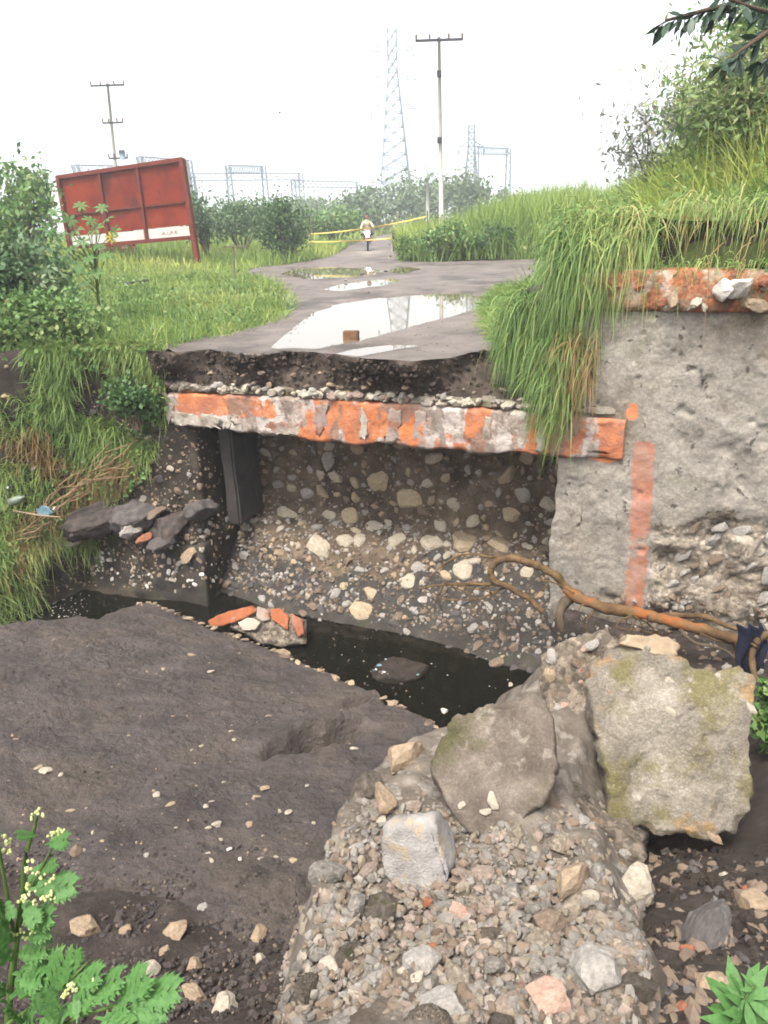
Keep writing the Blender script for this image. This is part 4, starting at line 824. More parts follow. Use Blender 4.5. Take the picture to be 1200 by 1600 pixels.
# rough broken lump behind its left side
lump = thing('rubble_lump', 'dark crumbly lump of rubble concrete wedged left of the big chunk', 'concrete chunk', at_y(880, 1150, 4.0))
LN = np.array([-.35, -.75, .55]); LN /= np.linalg.norm(LN); LP = at_y(885, 1120, 3.85); lfn = lambda a, b: at_plane(a, b, LP, LN)
link('lump_body', plate([lfn(*p) for p in [(842,1022),(880,1000),(930,985),(975,1000),(960,1080),(945,1180),(960,1290),(925,1275),(890,1230),(868,1170),(852,1110)]], LN, .4, rings=34, per=9, jag=.03, bumpf=lambda q: .06 * fbm(q + 8, 3.5, 5), front=.03, side=.05, seed=8), M_conc_br, lump)
for k in range(60):
    a, b = random.uniform(845, 955), random.uniform(1005, 1270)
    if float(poly_sd(np.array(a), np.array(b), [(846,1022),(930,990),(965,1005),(940,1180),(950,1280),(890,1225),(860,1110)])) < 4: continue
    p = lfn(a, b); R = random.uniform(5, 15) / 1155 * np.linalg.norm(p - C0); rock('stone', p + LN * .06 * float(fbm(p[None] + 8, 3.5, 5)[0]), (R, R * .8, R * .6), random.choice([M_s_grey, M_s_brown, M_s_pink, M_s_tan, M_s_brown]), lump, LN)
lm2 = thing('rubble_lump', 'brown crumbly masonry lump under the lower left corner of the big chunk', 'concrete chunk', at_y(930, 1380, 2.9))
L2P = at_y(930, 1330, 2.98); l2f = lambda a, b: at_plane(a, b, L2P, LN)
link('lump_body', plate([l2f(*p) for p in [(862,1262),(905,1250),(945,1285),(990,1306),(1012,1345),(1000,1392),(960,1418),(905,1395),(872,1340)]], LN, .35, rings=26, per=9, jag=.03, bumpf=lambda q: .06 * fbm(q + 18, 3.5, 5), front=.03, side=.05, seed=18), M_conc_br, lm2)
for k in range(34):
    a, b = random.uniform(865, 1005), random.uniform(1265, 1405); p = l2f(a, b); R_ = random.uniform(5, 14) / 1155 * np.linalg.norm(p - C0)
    if float(poly_sd(np.array(a), np.array(b), [(862,1262),(945,1285),(1010,1345),(960,1415),(872,1340)])) > 3: rock('stone', p + LN * .06 * float(fbm(p[None] + 18, 3.5, 5)[0]), (R_, R_ * .8, R_ * .6), random.choice([M_s_grey, M_s_brown, M_h1, M_s_tan, M_s_brown]), lm2, LN)
# tilted dark concrete slab resting on the heap
ts_ = thing('concrete_slab', 'tilted mossy grey concrete slab between pale boulder and big chunk', 'concrete slab', at_y(770, 1300, 3.4))
TN = np.array([-.15, -.62, .77]); TN /= np.linalg.norm(TN); TP = at_y(770, 1210, 2.88); tf = lambda a, b: at_plane(a, b, TP, TN)
link('slab_body', plate([tf(*p) for p in [(668,1200),(690,1150),(715,1122),(760,1100),(800,1094),(842,1080),(862,1110),(868,1160),(870,1215),(845,1262),(800,1290),(760,1312),(735,1300),(700,1255)]], TN, .2, rings=30, per=8, jag=.016, bumpf=lambda q: .03 * fbm(q + 5, 2, 4) + .014 * fbm(q, 9, 4) - .015 * sstep(fbm(q + 60, 5, 3), .4, .7), front=.012, side=.03, seed=6, taper=.04), M_conc_d, ts_)
for (a, b, r) in [(770, 1250, 15), (758, 1268, 10), (722, 1258, 8)]:
    p = tf(a, b); R = r / 1155 * np.linalg.norm(p - C0); rock('stone', p + TN * .0, (R, R * .7, R * .22), M_s_pale, ts_, TN)
rs = at_y(800, 1292, 3.3)
tag(link('stone', plate([at_y(a, b, 2.84) for a, b in [(738,1305),(800,1280),(860,1235),(880,1262),(850,1300),(800,1330),(752,1335)]], (-.1, -.8, .5), .2, rings=10, per=6, jag=.02, front=.03, side=.03, seed=12), M_s_brown), 'rusty brown stone tucked under the tilted slab', 'stone')
# soil of the near bank
soil_ctrl = [cz(*p) for p in [(a_, b_, float(HW(a_, b_, VW)[2])) for a_, b_ in ((880,950),(930,965),(1000,978),(1100,992),(1200,1005),(1320,1020))] + [(905,1000,-3.2),(840,1045,-3.75),(800,1000,-3.85),(760,1085,-3.9),(1190,1340,-1.75),(1090,1335,-1.75),(1050,1450,-1.32),(1150,1450,-1.3),(1190,1540,-1.12),(1050,1590,-1.05),(1300,1300,-1.5),(1300,1000,-2.2)]]
soil_ctrl += [cs(0, 1600, .10), cs(200, 1570, .07), cs(330, 1540, .05), cs(100, 1450, .04), cs(300, 1450, .02), cs(380, 1470, .0), cs(0, 1380, .0), cs(200, 1360, -.04), cs(400, 1380, -.05), cs(0, 1250, -.25), cs(300, 1220, -.3), cs(-250, 1350, 0), cs(-250, 1600, .12)]
soil_ctrl += [(-3, 8.5, -3.95), (0, 7.2, -4.0), (-5.5, 8.2, -4.0), (1.0, 5.9, -3.9), (-6, 5, -3.0), (0, .6, -.35), (-2, .6, -.35), (2, .6, -.35), (-4, .5, -.3), (4, .5, -.3), (0, 0, 0), (-3, 0, 0), (3, 0, 0), (6, 2, -.4), (6, 6, -1.6), (-6, 1.5, -.6), (0, -3, 0), (5, -3, 0), (-5, -3, 0), (7, 6.0, -2.6), (.6, 1.4, -1.0), (0, 1.8, -1.3), (1.2, 3, -1.9), (.8, 4.2, -2.6)]
soil_f = tps(soil_ctrl)
def soil_z(x, y): return soil_f(x, y)
X, Y = np.meshgrid(np.arange(-7, 7, .05), np.arange(-3, 8.2, .05)); Z = soil_z(X, Y); P = np.stack([X, Y, Z], -1)
cl = sstep(fbm(P, 5, 3), -.1, .5); P[..., 2] += .03 * fbm(P, 3.5, 5) + .02 * cl
vv = (X - P0[0]) * EN[0] + (Y - P0[1]) * EN[1]
ok = ((vv < .5) | (X < 1.5)).ravel(); F = grid_faces(*X.shape); F = F[ok[F].all(1)]
link('near_bank', mesh_np('near_bank', P, F), mat('clodded_earth', [(.3, (.026, .021, .018)), (.55, (.06, .048, .042)), (.75, (.105, .086, .076))], 6, 9, .9, 1., 24), kind='structure')
def soil_pt(px, py):
    d = ray(px, py); s = np.linspace(.8, 10, 700); q = C0 + np.outer(s, d); h = np.maximum(soil_z(q[:, 0], q[:, 1]), np.where(q[:, 0] < .3, slab_z(q[:, 0], q[:, 1]), -9)); k = int(np.argmax(q[:, 2] < h)); return q[k] if q[k, 2] < h[k] and (k > 150 or py > 1250) else HW(px, py, VW - .08)
pts = [soil_pt(random.uniform(0, 470), 1310 + 290 * random.random() ** .7) + np.array([0, 0, .005]) for _ in range(1900)]
rock_cloud('soil_clods', pts[:1500], [random.uniform(.006, .028) for _ in range(1500)], M_mud); rock_cloud('soil_crumbs', pts[1500:], [random.uniform(.006, .016) for _ in range(400)], M_s_brown)
pts = [soil_pt(random.uniform(980, 1200), random.uniform(1330, 1600)) + np.array([0, 0, .005]) for _ in range(1300)]
rock_cloud('soil_clods', pts[:700], [.006 + .04 * random.random() ** 2 for _ in range(700)], M_soil); rock_cloud('soil_rubble', pts[700:1100], [.006 + .05 * random.random() ** 2.5 for _ in range(400)], M_s_brown); rock_cloud('soil_rubble', pts[1100:], [.006 + .04 * random.random() ** 2.5 for _ in range(200)], M_s_dark)
for (a, b, r, sz_, m, lab) in [(128, 1458, 26, (.8, 1.1, .7), M_s_tan, 'pointed pale tan stone lying on the dark soil'), (270, 1465, 27, (1.15, .75, .6), M_s_tan, 'wedge shaped tan stone at the centre of the soil stones'),
        (230, 1520, 24, (1, .8, .7), M_s_pale, 'rounded pale stone partly behind the weed leaves'), (405, 1466, 20, (1.1, .6, .5), M_s_tan, 'flat tan stone beside the foot of the rubble heap'),
        (300, 1558, 20, (.7, 1.3, .6), M_s_tan, 'upright tan stone right of the weed'), (348, 1575, 21, (1.1, .9, .6), M_s_pale, 'pale stone at the bottom edge beside the shaded gap'),
        (198, 1455, 11, (1, .8, .7), M_s_tan, 'small tan stone between pointed stone and wedge stone'), (316, 1424, 12, (1, 1, .8), M_s_grey, 'small grey stone above the wedge shaped stone'),
        (165, 1553, 13, (1, .8, .7), M_s_pink, 'small pinkish stone among the weed leaves'), (120, 1333, 12, (1, .8, .6), M_s_brown, 'small brown stone higher up by the weed flower'),
        (228, 1338, 7, (1, .8, .6), M_s_grey, 'tiny grey pebble right of the weed'), (255, 1490, 11, (1, .8, .7), M_s_tan, 'tan stone touching the lower tip of the wedge stone'),
        (405, 1500, 10, (1, .8, .7), M_s_pale, 'small pale stone under the flat tan stone'), (302, 1510, 13, (1, .9, .7), M_s_tan, 'lumpy tan stone above the upright stone')]:
    p = soil_pt(a, b); R = r / 1155 * np.linalg.norm(p - C0); tag(rock('stone', p + np.array([0, 0, R * .2]), (R*sz_[0], R*sz_[1], R*sz_[2]), m, nrm=(0, -.45, .9), twist=random.uniform(-.3, .3), mesh=random.choice(FLATROCKS)), lab, 'stone')
pts = [soil_pt(random.uniform(850, 1200), random.uniform(930, 1060)) + np.array([0, 0, .01]) for _ in range(500)]
rock_cloud('wet_rubble', pts[:300], [.01 + .06 * random.random() ** 2 for _ in range(300)], M_s_brown); rock_cloud('wet_rubble', pts[300:], [.01 + .05 * random.random() ** 2 for _ in range(200)], M_s_grey)
for (a, b, r, sz_, m, lab) in [(955, 1510, 40, (1.2, .6, .45), M_s_brick, 'dark red brick lying in the shaded soil at the right'), (1080, 1300, 40, (1.4, .7, .4), M_s_dark, 'dark stone in shadow under the big concrete chunk'),
        (1100, 1470, 60, (1.3, .5, .25), M_s_dark, 'flat dark plank like stone in the shaded soil'), (1180, 1420, 30, (1, 1, .7), M_s_tan, 'tan stone at the right frame edge below the chunk'),
        (1075, 1490, 14, (1, .8, .6), M_s_brick, 'small red brick scrap on the shaded soil'), (1110, 1545, 30, (1, .8, .6), M_s_tan, 'tan stone beside the green leaves at the lower right'),
        (1065, 1588, 18, (1.3, .7, .5), M_s_brick, 'orange brick piece at the bottom edge by green leaves'), (1165, 1390, 10, (1.2, .8, .6), M_s_brick, 'tiny red brick chip on the dark soil below the chunk'), (1130, 1370, 8, (1.3, .8, .6), M_s_pale, 'tiny pale chip on the dark soil below the chunk')]:
    p = soil_pt(a, b); R = r / 1155 * np.linalg.norm(p - C0); tag(rock('stone' if 'brick' not in lab else 'brick_fragment', p + np.array([0, 0, R * .15]), (R*sz_[0], R*sz_[1], R*sz_[2]), m, nrm=(0, -.3, .95), twist=random.uniform(-.3, .3), mesh=random.choice(FLATROCKS)), lab, 'brick fragment' if 'brick' in lab else 'stone')

# ------------------------------------------------------------------ roots and cloth on the right
rt = thing('tree_root', 'long tan and orange tree root snaking along the foot of the headwall', 'root', HW(1000, 960, -.3))
def rootpath(pts, n=6):
    P = [Vector(at_y(*p)) for p in pts]; out = []
    for i in range(len(P) - 1):
        a, b, c, d = P[max(i-1, 0)], P[i], P[i+1], P[min(i+2, len(P)-1)]
        for k in range(n):
            t = k / n; out.append(.5 * ((2*b) + (c-a)*t + (2*a-5*b+4*c-d)*t*t + (-a+3*b-3*c+d)*t**3))
    out.append(P[-1]); return out
def root(name, pts, r0, r1, m):
    P = rootpath(pts, 9); n = len(P); rr = [.74 * (r0 + (r1 - r0) * i / (n - 1)) * (1 + .3 * mnoise.noise(Vector((i * .55, r0 * 100, 0))) + .12 * mnoise.noise(Vector((i * 1.7, r0 * 50, 4)))) for i in range(n)]
    P = [p + Vector((mnoise.noise(p * 6), mnoise.noise(p * 6 + Vector((4, 0, 0))), mnoise.noise(p * 6 + Vector((9, 0, 0))))) * .025 for p in P]
    return MB().tube(P, rr, 9).build(name, m, rt, smooth=True)
root('main_root', [(885,920,7.5),(925,945,7.2),(985,955,6.95),(1040,968,6.75),(1100,985,6.5),(1150,1000,6.3),(1195,1018,6.1)], .085, .075, M_rootor)
root('root_branch', [(895,930,7.5),(865,898,7.6),(830,880,7.7),(790,873,7.8),(768,885,7.85),(770,905,7.8),(800,920,7.7),(830,940,7.6),(850,955,7.5)], .07, .045, M_root)
root('root_branch', [(785,912,7.8),(740,913,7.9),(700,913,7.95),(655,920,8.0)], .035, .015, M_root)
root('root_branch', [(795,872,7.8),(760,868,7.95),(720,868,8.0),(690,885,8.05),(670,905,8.05)], .025, .012, M_root)
root('root_branch', [(795,915,7.8),(760,932,7.8),(720,938,7.85),(690,934,7.9)], .022, .01, M_root)
root('root_branch', [(690,916,7.95),(685,935,7.9),(692,955,7.85)], .03, .012, M_bark)
root('root_branch', [(890,935,7.45),(875,960,7.3),(880,985,7.2)], .09, .05, M_bark)
root('root_branch', [(1200,992,5.9),(1180,1010,5.9),(1176,1040,5.8),(1190,1075,5.6),(1215,1090,5.5)], .05, .03, M_root)
root('root_branch', [(1060,985,6.6),(1090,1005,6.4),(1130,1015,6.3),(1160,1040,6.1)], .03, .012, M_bark)
root('root_branch', [(1010,965,6.8),(1060,962,6.8),(1110,968,6.7),(1170,990,6.5)], .05, .03, M_root)
for k in range(16):
    a0, b0 = random.choice([(930, 945), (1000, 960), (1060, 975), (870, 905), (720, 912), (1120, 992)]); y0 = np.interp(a0, [700, 900, 1120], [7.9, 7.3, 6.4])
    root('rootlet', [(a0 + random.uniform(-30, 30), b0, y0), (a0 + random.uniform(-50, 50), b0 + random.uniform(5, 30), y0 - .05), (a0 + random.uniform(-80, 80), b0 + random.uniform(15, 60), y0 - .05)], .014, .005, M_root)
cl = thing('navy_cloth', 'dark navy cloth scrap hanging over the root at the right edge', 'cloth', at_y(1168, 1020, 5.95))
nc = np.zeros((14, 10, 3))
for i in range(14):
    for j in range(10):
        p = at_y(1150 + j * 4.6 + 6 * math.sin(i * .5), 978 + i * 5.5, 5.95); p[1] += .05 * math.sin(j * 1.6 + i * .4) - .02 * i * .3; nc[i, j] = p
mn = mesh_np('cloth', nc, grid_faces(14, 10)); o = link('folded_cloth', mn, M_bluecloth, cl); sol = o.modifiers.new('thickness', 'SOLIDIFY'); sol.thickness = .012

# ------------------------------------------------------------------ vegetation builders
def blades(name, P, D, L, Wd, droop, tint, m, kind='stuff', parent=None):
    P = np.asarray(P, float); n = len(P); D = D / np.linalg.norm(D, axis=1, keepdims=True); rv = RNG.normal(size=(n, 3)); S = np.cross(D, rv); S /= np.maximum(np.linalg.norm(S, axis=1, keepdims=True), 1e-6)
    L = np.asarray(L)[:, None]; Wd = np.asarray(Wd)[:, None]; dr = np.asarray(droop)[:, None]; dn = np.array([[0, 0, -1.0]]); vs = []
    for t, w in ((0, 1), (.38, .85), (.72, .55)):
        c = P + D * L * t + dn * dr * L * t * t; vs += [c - S * Wd * w, c + S * Wd * w]
    vs.append(P + D * L + dn * dr * L)
    V = np.stack(vs, 1).reshape(-1, 3); b = (np.arange(n) * 7)[:, None, None]
    F = (np.array([[0, 1, 3], [0, 3, 2], [2, 3, 5], [2, 5, 4], [4, 5, 6]])[None] + b).reshape(-1, 3)
    me = mesh_np(name, V, F); attr(me, 'tint', np.repeat(np.clip(tint, 0, 1), 7)); return link(name, me, m, parent, kind)
def leaf_mesh(name, P, size, tint, elong=1.8, up=.3, curl=.25):
    n = len(P); D = RNG.normal(size=(n, 3)); D[:, 2] += up; D /= np.linalg.norm(D, axis=1, keepdims=True); S = np.cross(D, RNG.normal(size=(n, 3))); S /= np.linalg.norm(S, axis=1, keepdims=True); Nn = np.cross(D, S)
    s = np.asarray(size)[:, None]; V = np.stack([P - D * s * elong * .5, P - S * s * .5 + Nn * s * curl, P + S * s * .5 + Nn * s * curl, P + D * s * elong * .5], 1).reshape(-1, 3)
    b = (np.arange(n) * 4)[:, None, None]; F = (np.array([[0, 2, 1], [1, 2, 3]])[None] + b).reshape(-1, 3)
    me = mesh_np(name, V, F); attr(me, 'tint', np.repeat(np.clip(tint, 0, 1), 4)); return me
def shrub(name, label, cat, base, rx, ry, h, n, leaf, m, group=None, clumps=28, lift=.25, elong=1.8, seed=0, trunk=True, spread=.24):
    r = np.random.default_rng(seed); base = np.asarray(base, float); t = thing(name, label, cat, base, group)
    c = r.normal(size=(clumps, 3)); c /= np.linalg.norm(c, axis=1, keepdims=True); c *= (r.uniform(.35, 1, clumps) ** .6)[:, None]
    ctr = base + np.array([0, 0, h * (lift + (1 - lift) / 2)]); cc = ctr + c * np.array([rx, ry, h * (1 - lift) / 2]) * .85
    k = r.integers(0, clumps, n); w = r.uniform(.5, 1.2, clumps) * spread; P = cc[k] + r.normal(size=(n, 3)) * np.array([rx, ry, h * .5]) * w[k][:, None]
    P[:, 2] = np.maximum(P[:, 2], base[2] + .03)
    tint = np.clip(.5 + .22 * r.normal(size=n) + (r.uniform(-.28, .28, clumps))[k], 0, 1)
    link('crown', leaf_mesh('crown', P, leaf * r.uniform(.6, 1.3, n), tint, elong), m, t, None)
    mb = MB(); 
    for q in range(min(clumps, 12)):
        mid = base + (cc[q] - base) * .5 + r.normal(size=3) * .06 * h; mb.tube([base + r.normal(size=3) * .03 * np.array([1, 1, 0]) - np.array([0, 0, .1]), mid, cc[q]], [.018 * h + .006, .010 * h, .004 * h], 6)
    mb.build('trunk', M_bark, t, smooth=True)
    return t

# ------------------------------------------------------------------ grasses
def region(poly, n, zf):
    P = np.array(poly); lo, hi = P.min(0), P.max(0); out = []
    while len(out) < n:
        q = RNG.uniform(lo, hi, size=(n * 2, 2)); q = q[poly_sd(q[:, 0], q[:, 1], poly) > 0]; out = q if len(out) == 0 else np.concatenate([out, q])
    q = out[:n]; return np.c_[q, zf(q[:, 0], q[:, 1])]
def clumpy(P, s, lo=-.25):
    k = fbm(np.c_[P[:, :2], 0 * P[:, 0]], s, 3) > lo; return P[k]
def patch_tint(P, s, base, amp, rnd): return base + amp * fbm(np.c_[P[:, :2] , 0*P[:, 0]] + 3.3, s, 3) + rnd * RNG.normal(size=len(P))
def nroad(P, d=.05): return P[poly_sd(P[:, 0], P[:, 1], ROAD) < -d]
def up_dirs(n, spread, lean=(0, 0)):
    D = RNG.normal(size=(n, 3)) * spread; D[:, 2] = 1; D[:, 0] += lean[0]; D[:, 1] += lean[1]; return D
# verge and bank top on the left
P = nroad(region([(-2.75,10.15),(-3.2,10.4),(-4.3,10.6),(-5.9,10.4),(-9,9.2),(-12,9),(-14,24),(-4.4,26),(-2.5,20),(-1.5,17),(-1.35,14),(-1.6,12.8),(-2.2,11.3)], 70000, gz), -.12); n = len(P)
near = sstep(18 - P[:, 1], 0, 6)
L = RNG.uniform(.16, .42, n) * (1 + .5 * fbm(np.c_[P[:, :2], 0*P[:, 0]], .7, 2)); 
blades('verge_grass', P - [0, 0, .03], up_dirs(n, .45), L, RNG.uniform(.004, .008, n) + .003 * (1 - near), RNG.uniform(.15, .6, n), patch_tint(P, .6, .36, .34, .17), M_grass)
q = P[RNG.random(len(P)) < .10]; q = q[fbm(np.c_[q[:, :2], 0*q[:, 0]] + 8, .9, 3) > .05]; n = len(q)
blades('tall_verge_stalks', q, up_dirs(n, .35), RNG.uniform(.35, .75, n), RNG.uniform(.003, .006, n), RNG.uniform(.1, .6, n), patch_tint(q, .6, .5, .3, .2), M_grass_y)
# bank face
xb = np.concatenate([RNG.uniform(-6.6, -3.2, 36000), RNG.uniform(-4.6, -2.95, 9000), RNG.uniform(-9, -6.5, 4000)]); tb_ = RNG.uniform(0, 1, len(xb)) ** 1.3 * 8.5; 
lim = np.interp(xb, [-7, -5.9, -5.2, -4.2, -3.4, -2.75], [9.3, 8.4, 6.6, 4.4, 2.9, 2.2]); k = tb_ < lim; xb, tb_ = xb[k], tb_[k]
P = bank(xb, tb_); bare = fbm(P, 1.0, 3); k = bare > -.42; P = P[k]; n = len(P); D = RNG.normal(size=(n, 3)) * .5; D[:, 1] -= .8; D[:, 2] += .55
dry = (fbm(P + 20, 1.6, 3) > .28) & (P[:, 2] < -.5)
for (msk, nm, m, ti) in [(~dry, 'bank_grass', M_grass, .34), (dry, 'dry_bank_grass', M_grass_d, .5)]:
    q = P[msk]; n = len(q); blades(nm, q, D[msk], RNG.uniform(.10, .42, n), RNG.uniform(.004, .008, n), RNG.uniform(.1, 1.1, n), patch_tint(q, .8, ti, .3, .16), m)
# lower shelf on the left: matted grass
P = bank(RNG.uniform(-7.2, -4.4, 11000), RNG.uniform(4.6, 8.6, 11000)); P = P[(P[:, 0] < -4.35 - (P[:, 2] < -2.9) * .8)]; n = len(P); D = RNG.normal(size=(n, 3)) * .6; D[:, 1] -= .6; D[:, 2] += .4
blades('shelf_grass', P, D, RNG.uniform(.15, .5, n), RNG.uniform(.004, .007, n), RNG.uniform(.4, 1.0, n), patch_tint(P, 1.2, .42, .3, .2), M_grass)
# right mound
mp_ = [(1.75, 9.7), (2.3, 8.7), (3.0, 8.25), (3.4, 8.5), (4.2, 8.2), (9, 6.35), (12, 9), (12, 21), (5.5, 21), (3.6, 17.5), (2.6, 14), (2.1, 11)]
P = region(mp_, 72000, gz); n = len(P)
close = sstep(12 - P[:, 1], 0, 4)
blades('mound_grass', P - [0, 0, .03], up_dirs(n, .75, (-.45, -.35)), RNG.uniform(.18, .62, n), RNG.uniform(.004, .009, n), RNG.uniform(.1, 1.0, n), patch_tint(P, .5, .33, .2, .13), M_grass)
P = region([(3.4, 9.2), (5, 8.5), (9, 7), (11, 12), (6, 17), (4, 12)], 15000, gz); n = len(P)
blades('seeding_grass', P, up_dirs(n, .35, (-.3, -.1)), RNG.uniform(.5, 1.25, n), RNG.uniform(.003, .006, n), RNG.uniform(.1, .5, n), patch_tint(P, .5, .55, .3, .2), M_grass_y)
# curtain hanging over the edge in front of the beam end
def hang(n, pxs, v0, zlo, zhi, Ls, name, m, ti):
    a = RNG.uniform(*pxs, n); P = np.array([HW(x, 520, v0) for x in a]); P[:, 2] = RNG.uniform(zlo, zhi, n); P += RNG.normal(size=(n, 3)) * np.array([.05, .10, .05])
    D = RNG.normal(size=(n, 3)) * .5; D -= EN * .75; D[:, 2] += .3; D[:, 0] -= .35
    blades(name, P, D, RNG.uniform(*Ls, n), RNG.uniform(.004, .008, n), RNG.uniform(.5, 2.1, n), patch_tint(P, 2.5, ti + .06, .34, .22), m)
hang(4200, (790, 930), .35, .15, .75, (.15, .42), 'hanging_grass', M_grass, .3)
hang(1300, (840, 905), .15, -.15, .35, (.2, .45), 'hanging_grass_strands', M_grass, .36)
hang(420, (880, 930), .12, -.1, .4, (.25, .5), 'dry_hanging_grass', M_grass_d, .5)
hang(260, (858, 892), -.02, -.65, -.15, (.15, .35), 'grass_tips', M_grass, .3)
hang(1700, (860, 960), .20, .85, 1.4, (.2, .45), 'coping_grass', M_grass, .38); hang(420, (950, 1230), .22, .95, 1.1, (.10, .3), 'coping_tufts', M_grass, .40)
hang(2000, (870, 1010), .42, 1.1, 1.6, (.25, .55), 'overhanging_grass', M_grass, .38); hang(750, (1030, 1300), .52, 1.48, 1.72, (.12, .32), 'overhanging_grass_fringe', M_grass, .38); hang(30, (1000, 1220), .30, 1.1, 1.5, (.2, .4), 'overhanging_dry_grass', M_grass_d, .4)
P = region([(1.6, 9.4), (1.9, 9.1), (2.4, 13.5), (3.2, 17.5), (2.9, 17.8), (2.0, 13.8), (1.55, 10.3)], 9000, gz); P = P[poly_sd(P[:, 0], P[:, 1], ROAD) < .3]; n = len(P)
blades('roadside_grass', P - [0, 0, .03], up_dirs(n, .5, (-.7, -.3)), RNG.uniform(.25, .6, n), RNG.uniform(.004, .008, n), RNG.uniform(.4, 1.1, n), patch_tint(P, .6, .3, .2, .13), M_grass)
P = nroad(region([(-2.75,10.3),(-4.3,10.7),(-5.9,10.5),(-9,12),(-9,20),(-4.4,24),(-2.5,20),(-1.7,16),(-1.8,12.8)], 5200, gz), .1); P = P[fbm(np.c_[P[:, :2], 0*P[:, 0]] + 5, .8, 3) > .02]; P[:, 2] += RNG.uniform(.05, .32, len(P))
link('verge_weeds', leaf_mesh('verge_weeds', P, RNG.uniform(.03, .065, len(P)), RNG.uniform(.2, 1, len(P)), 1.7), M_lf_mid, None, 'stuff')
P = region(mp_, 9000, gz); P = P[fbm(np.c_[P[:, :2], 0*P[:, 0]] + 15, .9, 3) > .0]; P[:, 2] += RNG.uniform(.15, .6, len(P))
link('mound_weeds', leaf_mesh('mound_weeds', P, RNG.uniform(.03, .06, len(P)), RNG.uniform(.2, 1, len(P)), 1.7), M_lf_mid, None, 'stuff')
xb = RNG.uniform(-6.2, -2.95, 6500); P = bank(xb, RNG.uniform(0, 1, len(xb)) * np.interp(xb, [-6.2, -5.4, -4.2, -2.95], [8, 6.5, 4.4, 2.6])) ; P = P[fbm(P + 33, 1.2, 3) > .0] + RNG.normal(size=(1, 3)) * .0; P[:, 1] -= RNG.uniform(.05, .25, len(P))
link('bank_weeds', leaf_mesh('bank_weeds', P, RNG.uniform(.03, .055, len(P)), RNG.uniform(.1, 1, len(P)), 1.6), M_lf_mid, None, 'stuff')
# tall grass across the junction and far left
P = region([(.9, 29.4), (2.2, 28.0), (5, 27.2), (12, 27.4), (24, 28), (24, 44), (1.6, 46), (1.2, 36)], 26000, gz); n = len(P); fr = sstep(31.5 - P[:, 1], 0, 3)
blades('tall_roadside_grass', P, up_dirs(n, .3), RNG.uniform(.9, 2.3, n) * (1 - .3 * fr), RNG.uniform(.012, .024, n), RNG.uniform(.1, .5, n), patch_tint(P, .25, .42, .35, .18) - .25 * fr, M_grass_y)
P = nroad(region([(-4.3, 26.5), (-3.9, 29.5), (-2.4, 33), (-1.9, 38), (-1.8, 50), (-30, 50), (-30, 20), (-12, 20), (-5, 24)], 34000, gz)); n = len(P)
blades('far_left_grass', P, up_dirs(n, .3), RNG.uniform(.3, 1.0, n) * (.6 + .4 * sstep(P[:, 1], 28, 34)), RNG.uniform(.010, .02, n), RNG.uniform(.1, .5, n), patch_tint(P, .25, .4, .4, .18), M_grass_y)
P = nroad(region([(-40, 50), (40, 46), (60, 100), (-60, 100)], 9000, gz)); n = len(P)
blades('distant_grass', P, up_dirs(n, .3), RNG.uniform(.5, 1.4, n), RNG.uniform(.03, .06, n), RNG.uniform(.1, .5, n), patch_tint(P, .15, .4, .4, .15), M_grass_y)

# ------------------------------------------------------------------ shrubs and trees
def gp(px, y): p = at_y(px, 350, y); return np.array([p[0], y, float(gz(np.array([p[0]]), np.array([y]))[0])])
shrub('shrub', 'tall feathery green shrub at the left edge of the picture', 'shrub', gp(-72, 12.2), .75, .8, 2.55, 8500, .042, M_lf_mid, clumps=46, lift=.12, elong=2.6, seed=1)
shrub('shrub', 'bluish green bushy shrub right below the feathery one at left', 'shrub', gp(0, 12.0), .85, .7, 1.5, 5200, .06, M_lf_blue, clumps=34, lift=.05, seed=2)
shrub('vine_tangle', 'broad leaved vine tangle over the bank top at the far left', 'vine', gp(25, 10.9) - [0, 0, .35], 1.1, .5, 1.15, 5200, .06, M_lf_mid, clumps=40, lift=0, elong=1.25, seed=3)
shrub('shrub', 'yellowish green bush behind the left end of the red billboard', 'shrub', gp(40, 26), 1.3, 1.2, 3.0, 2600, .12, M_lf_mid, clumps=30, seed=4)
shrub('weed_clump', 'low leafy weed clump on the bank beside the beam end', 'weed', gp(205, 10.9) + [0, -.5, -.85], .45, .25, .75, 1500, .05, M_lf_dark, clumps=20, lift=0, seed=5)
shrub('weed_clump', 'dark leafy weed hanging under the bank edge near the stones', 'weed', np.array(at_y(215, 660, 10.05)), .4, .2, .5, 1300, .045, M_lf_dark, clumps=18, lift=0, seed=6)
shrub('shrub', 'leafy green shrub close behind the right post of the billboard', 'shrub', gp(318, 34), 1.0, .8, 2.9, 1500, .10, M_lf_blue, clumps=18, seed=7)
shrub('shrub', 'wide grey green shrub between billboard and dark shrub', 'shrub', gp(375, 38), 2.2, 1.2, 2.6, 2400, .11, M_lf_blue, clumps=26, seed=8)
shrub('shrub', 'dark rounded shrub left of the road before the puddles', 'shrub', gp(445, 33), 1.25, .9, 2.5, 2600, .09, M_lf_dark, clumps=26, lift=.1, seed=9)
shrub('shrub', 'loose light green shrub at the bend right of the dark shrub', 'shrub', gp(520, 52), 2.6, 1.5, 2.4, 1700, .15, M_lf_mid, clumps=22, seed=10)
shrub('weed_clump', 'leafy green weed clump at the road fork under the pole', 'weed', gp(700, 28.6), 1.0, .6, 1.45, 1900, .09, M_lf_mid, clumps=22, lift=0, seed=11)
shrub('weed_clump', 'low broad weed clump right of the road fork', 'weed', gp(770, 28.2), .9, .6, 1.1, 1500, .08, M_lf_dark, clumps=20, lift=0, seed=12)
shrub('weed_clump', 'small weed clump at the left foot of the fork grass', 'weed', gp(640, 29.6), .6, .5, .9, 1000, .08, M_lf_mid, clumps=14, lift=0, seed=22)
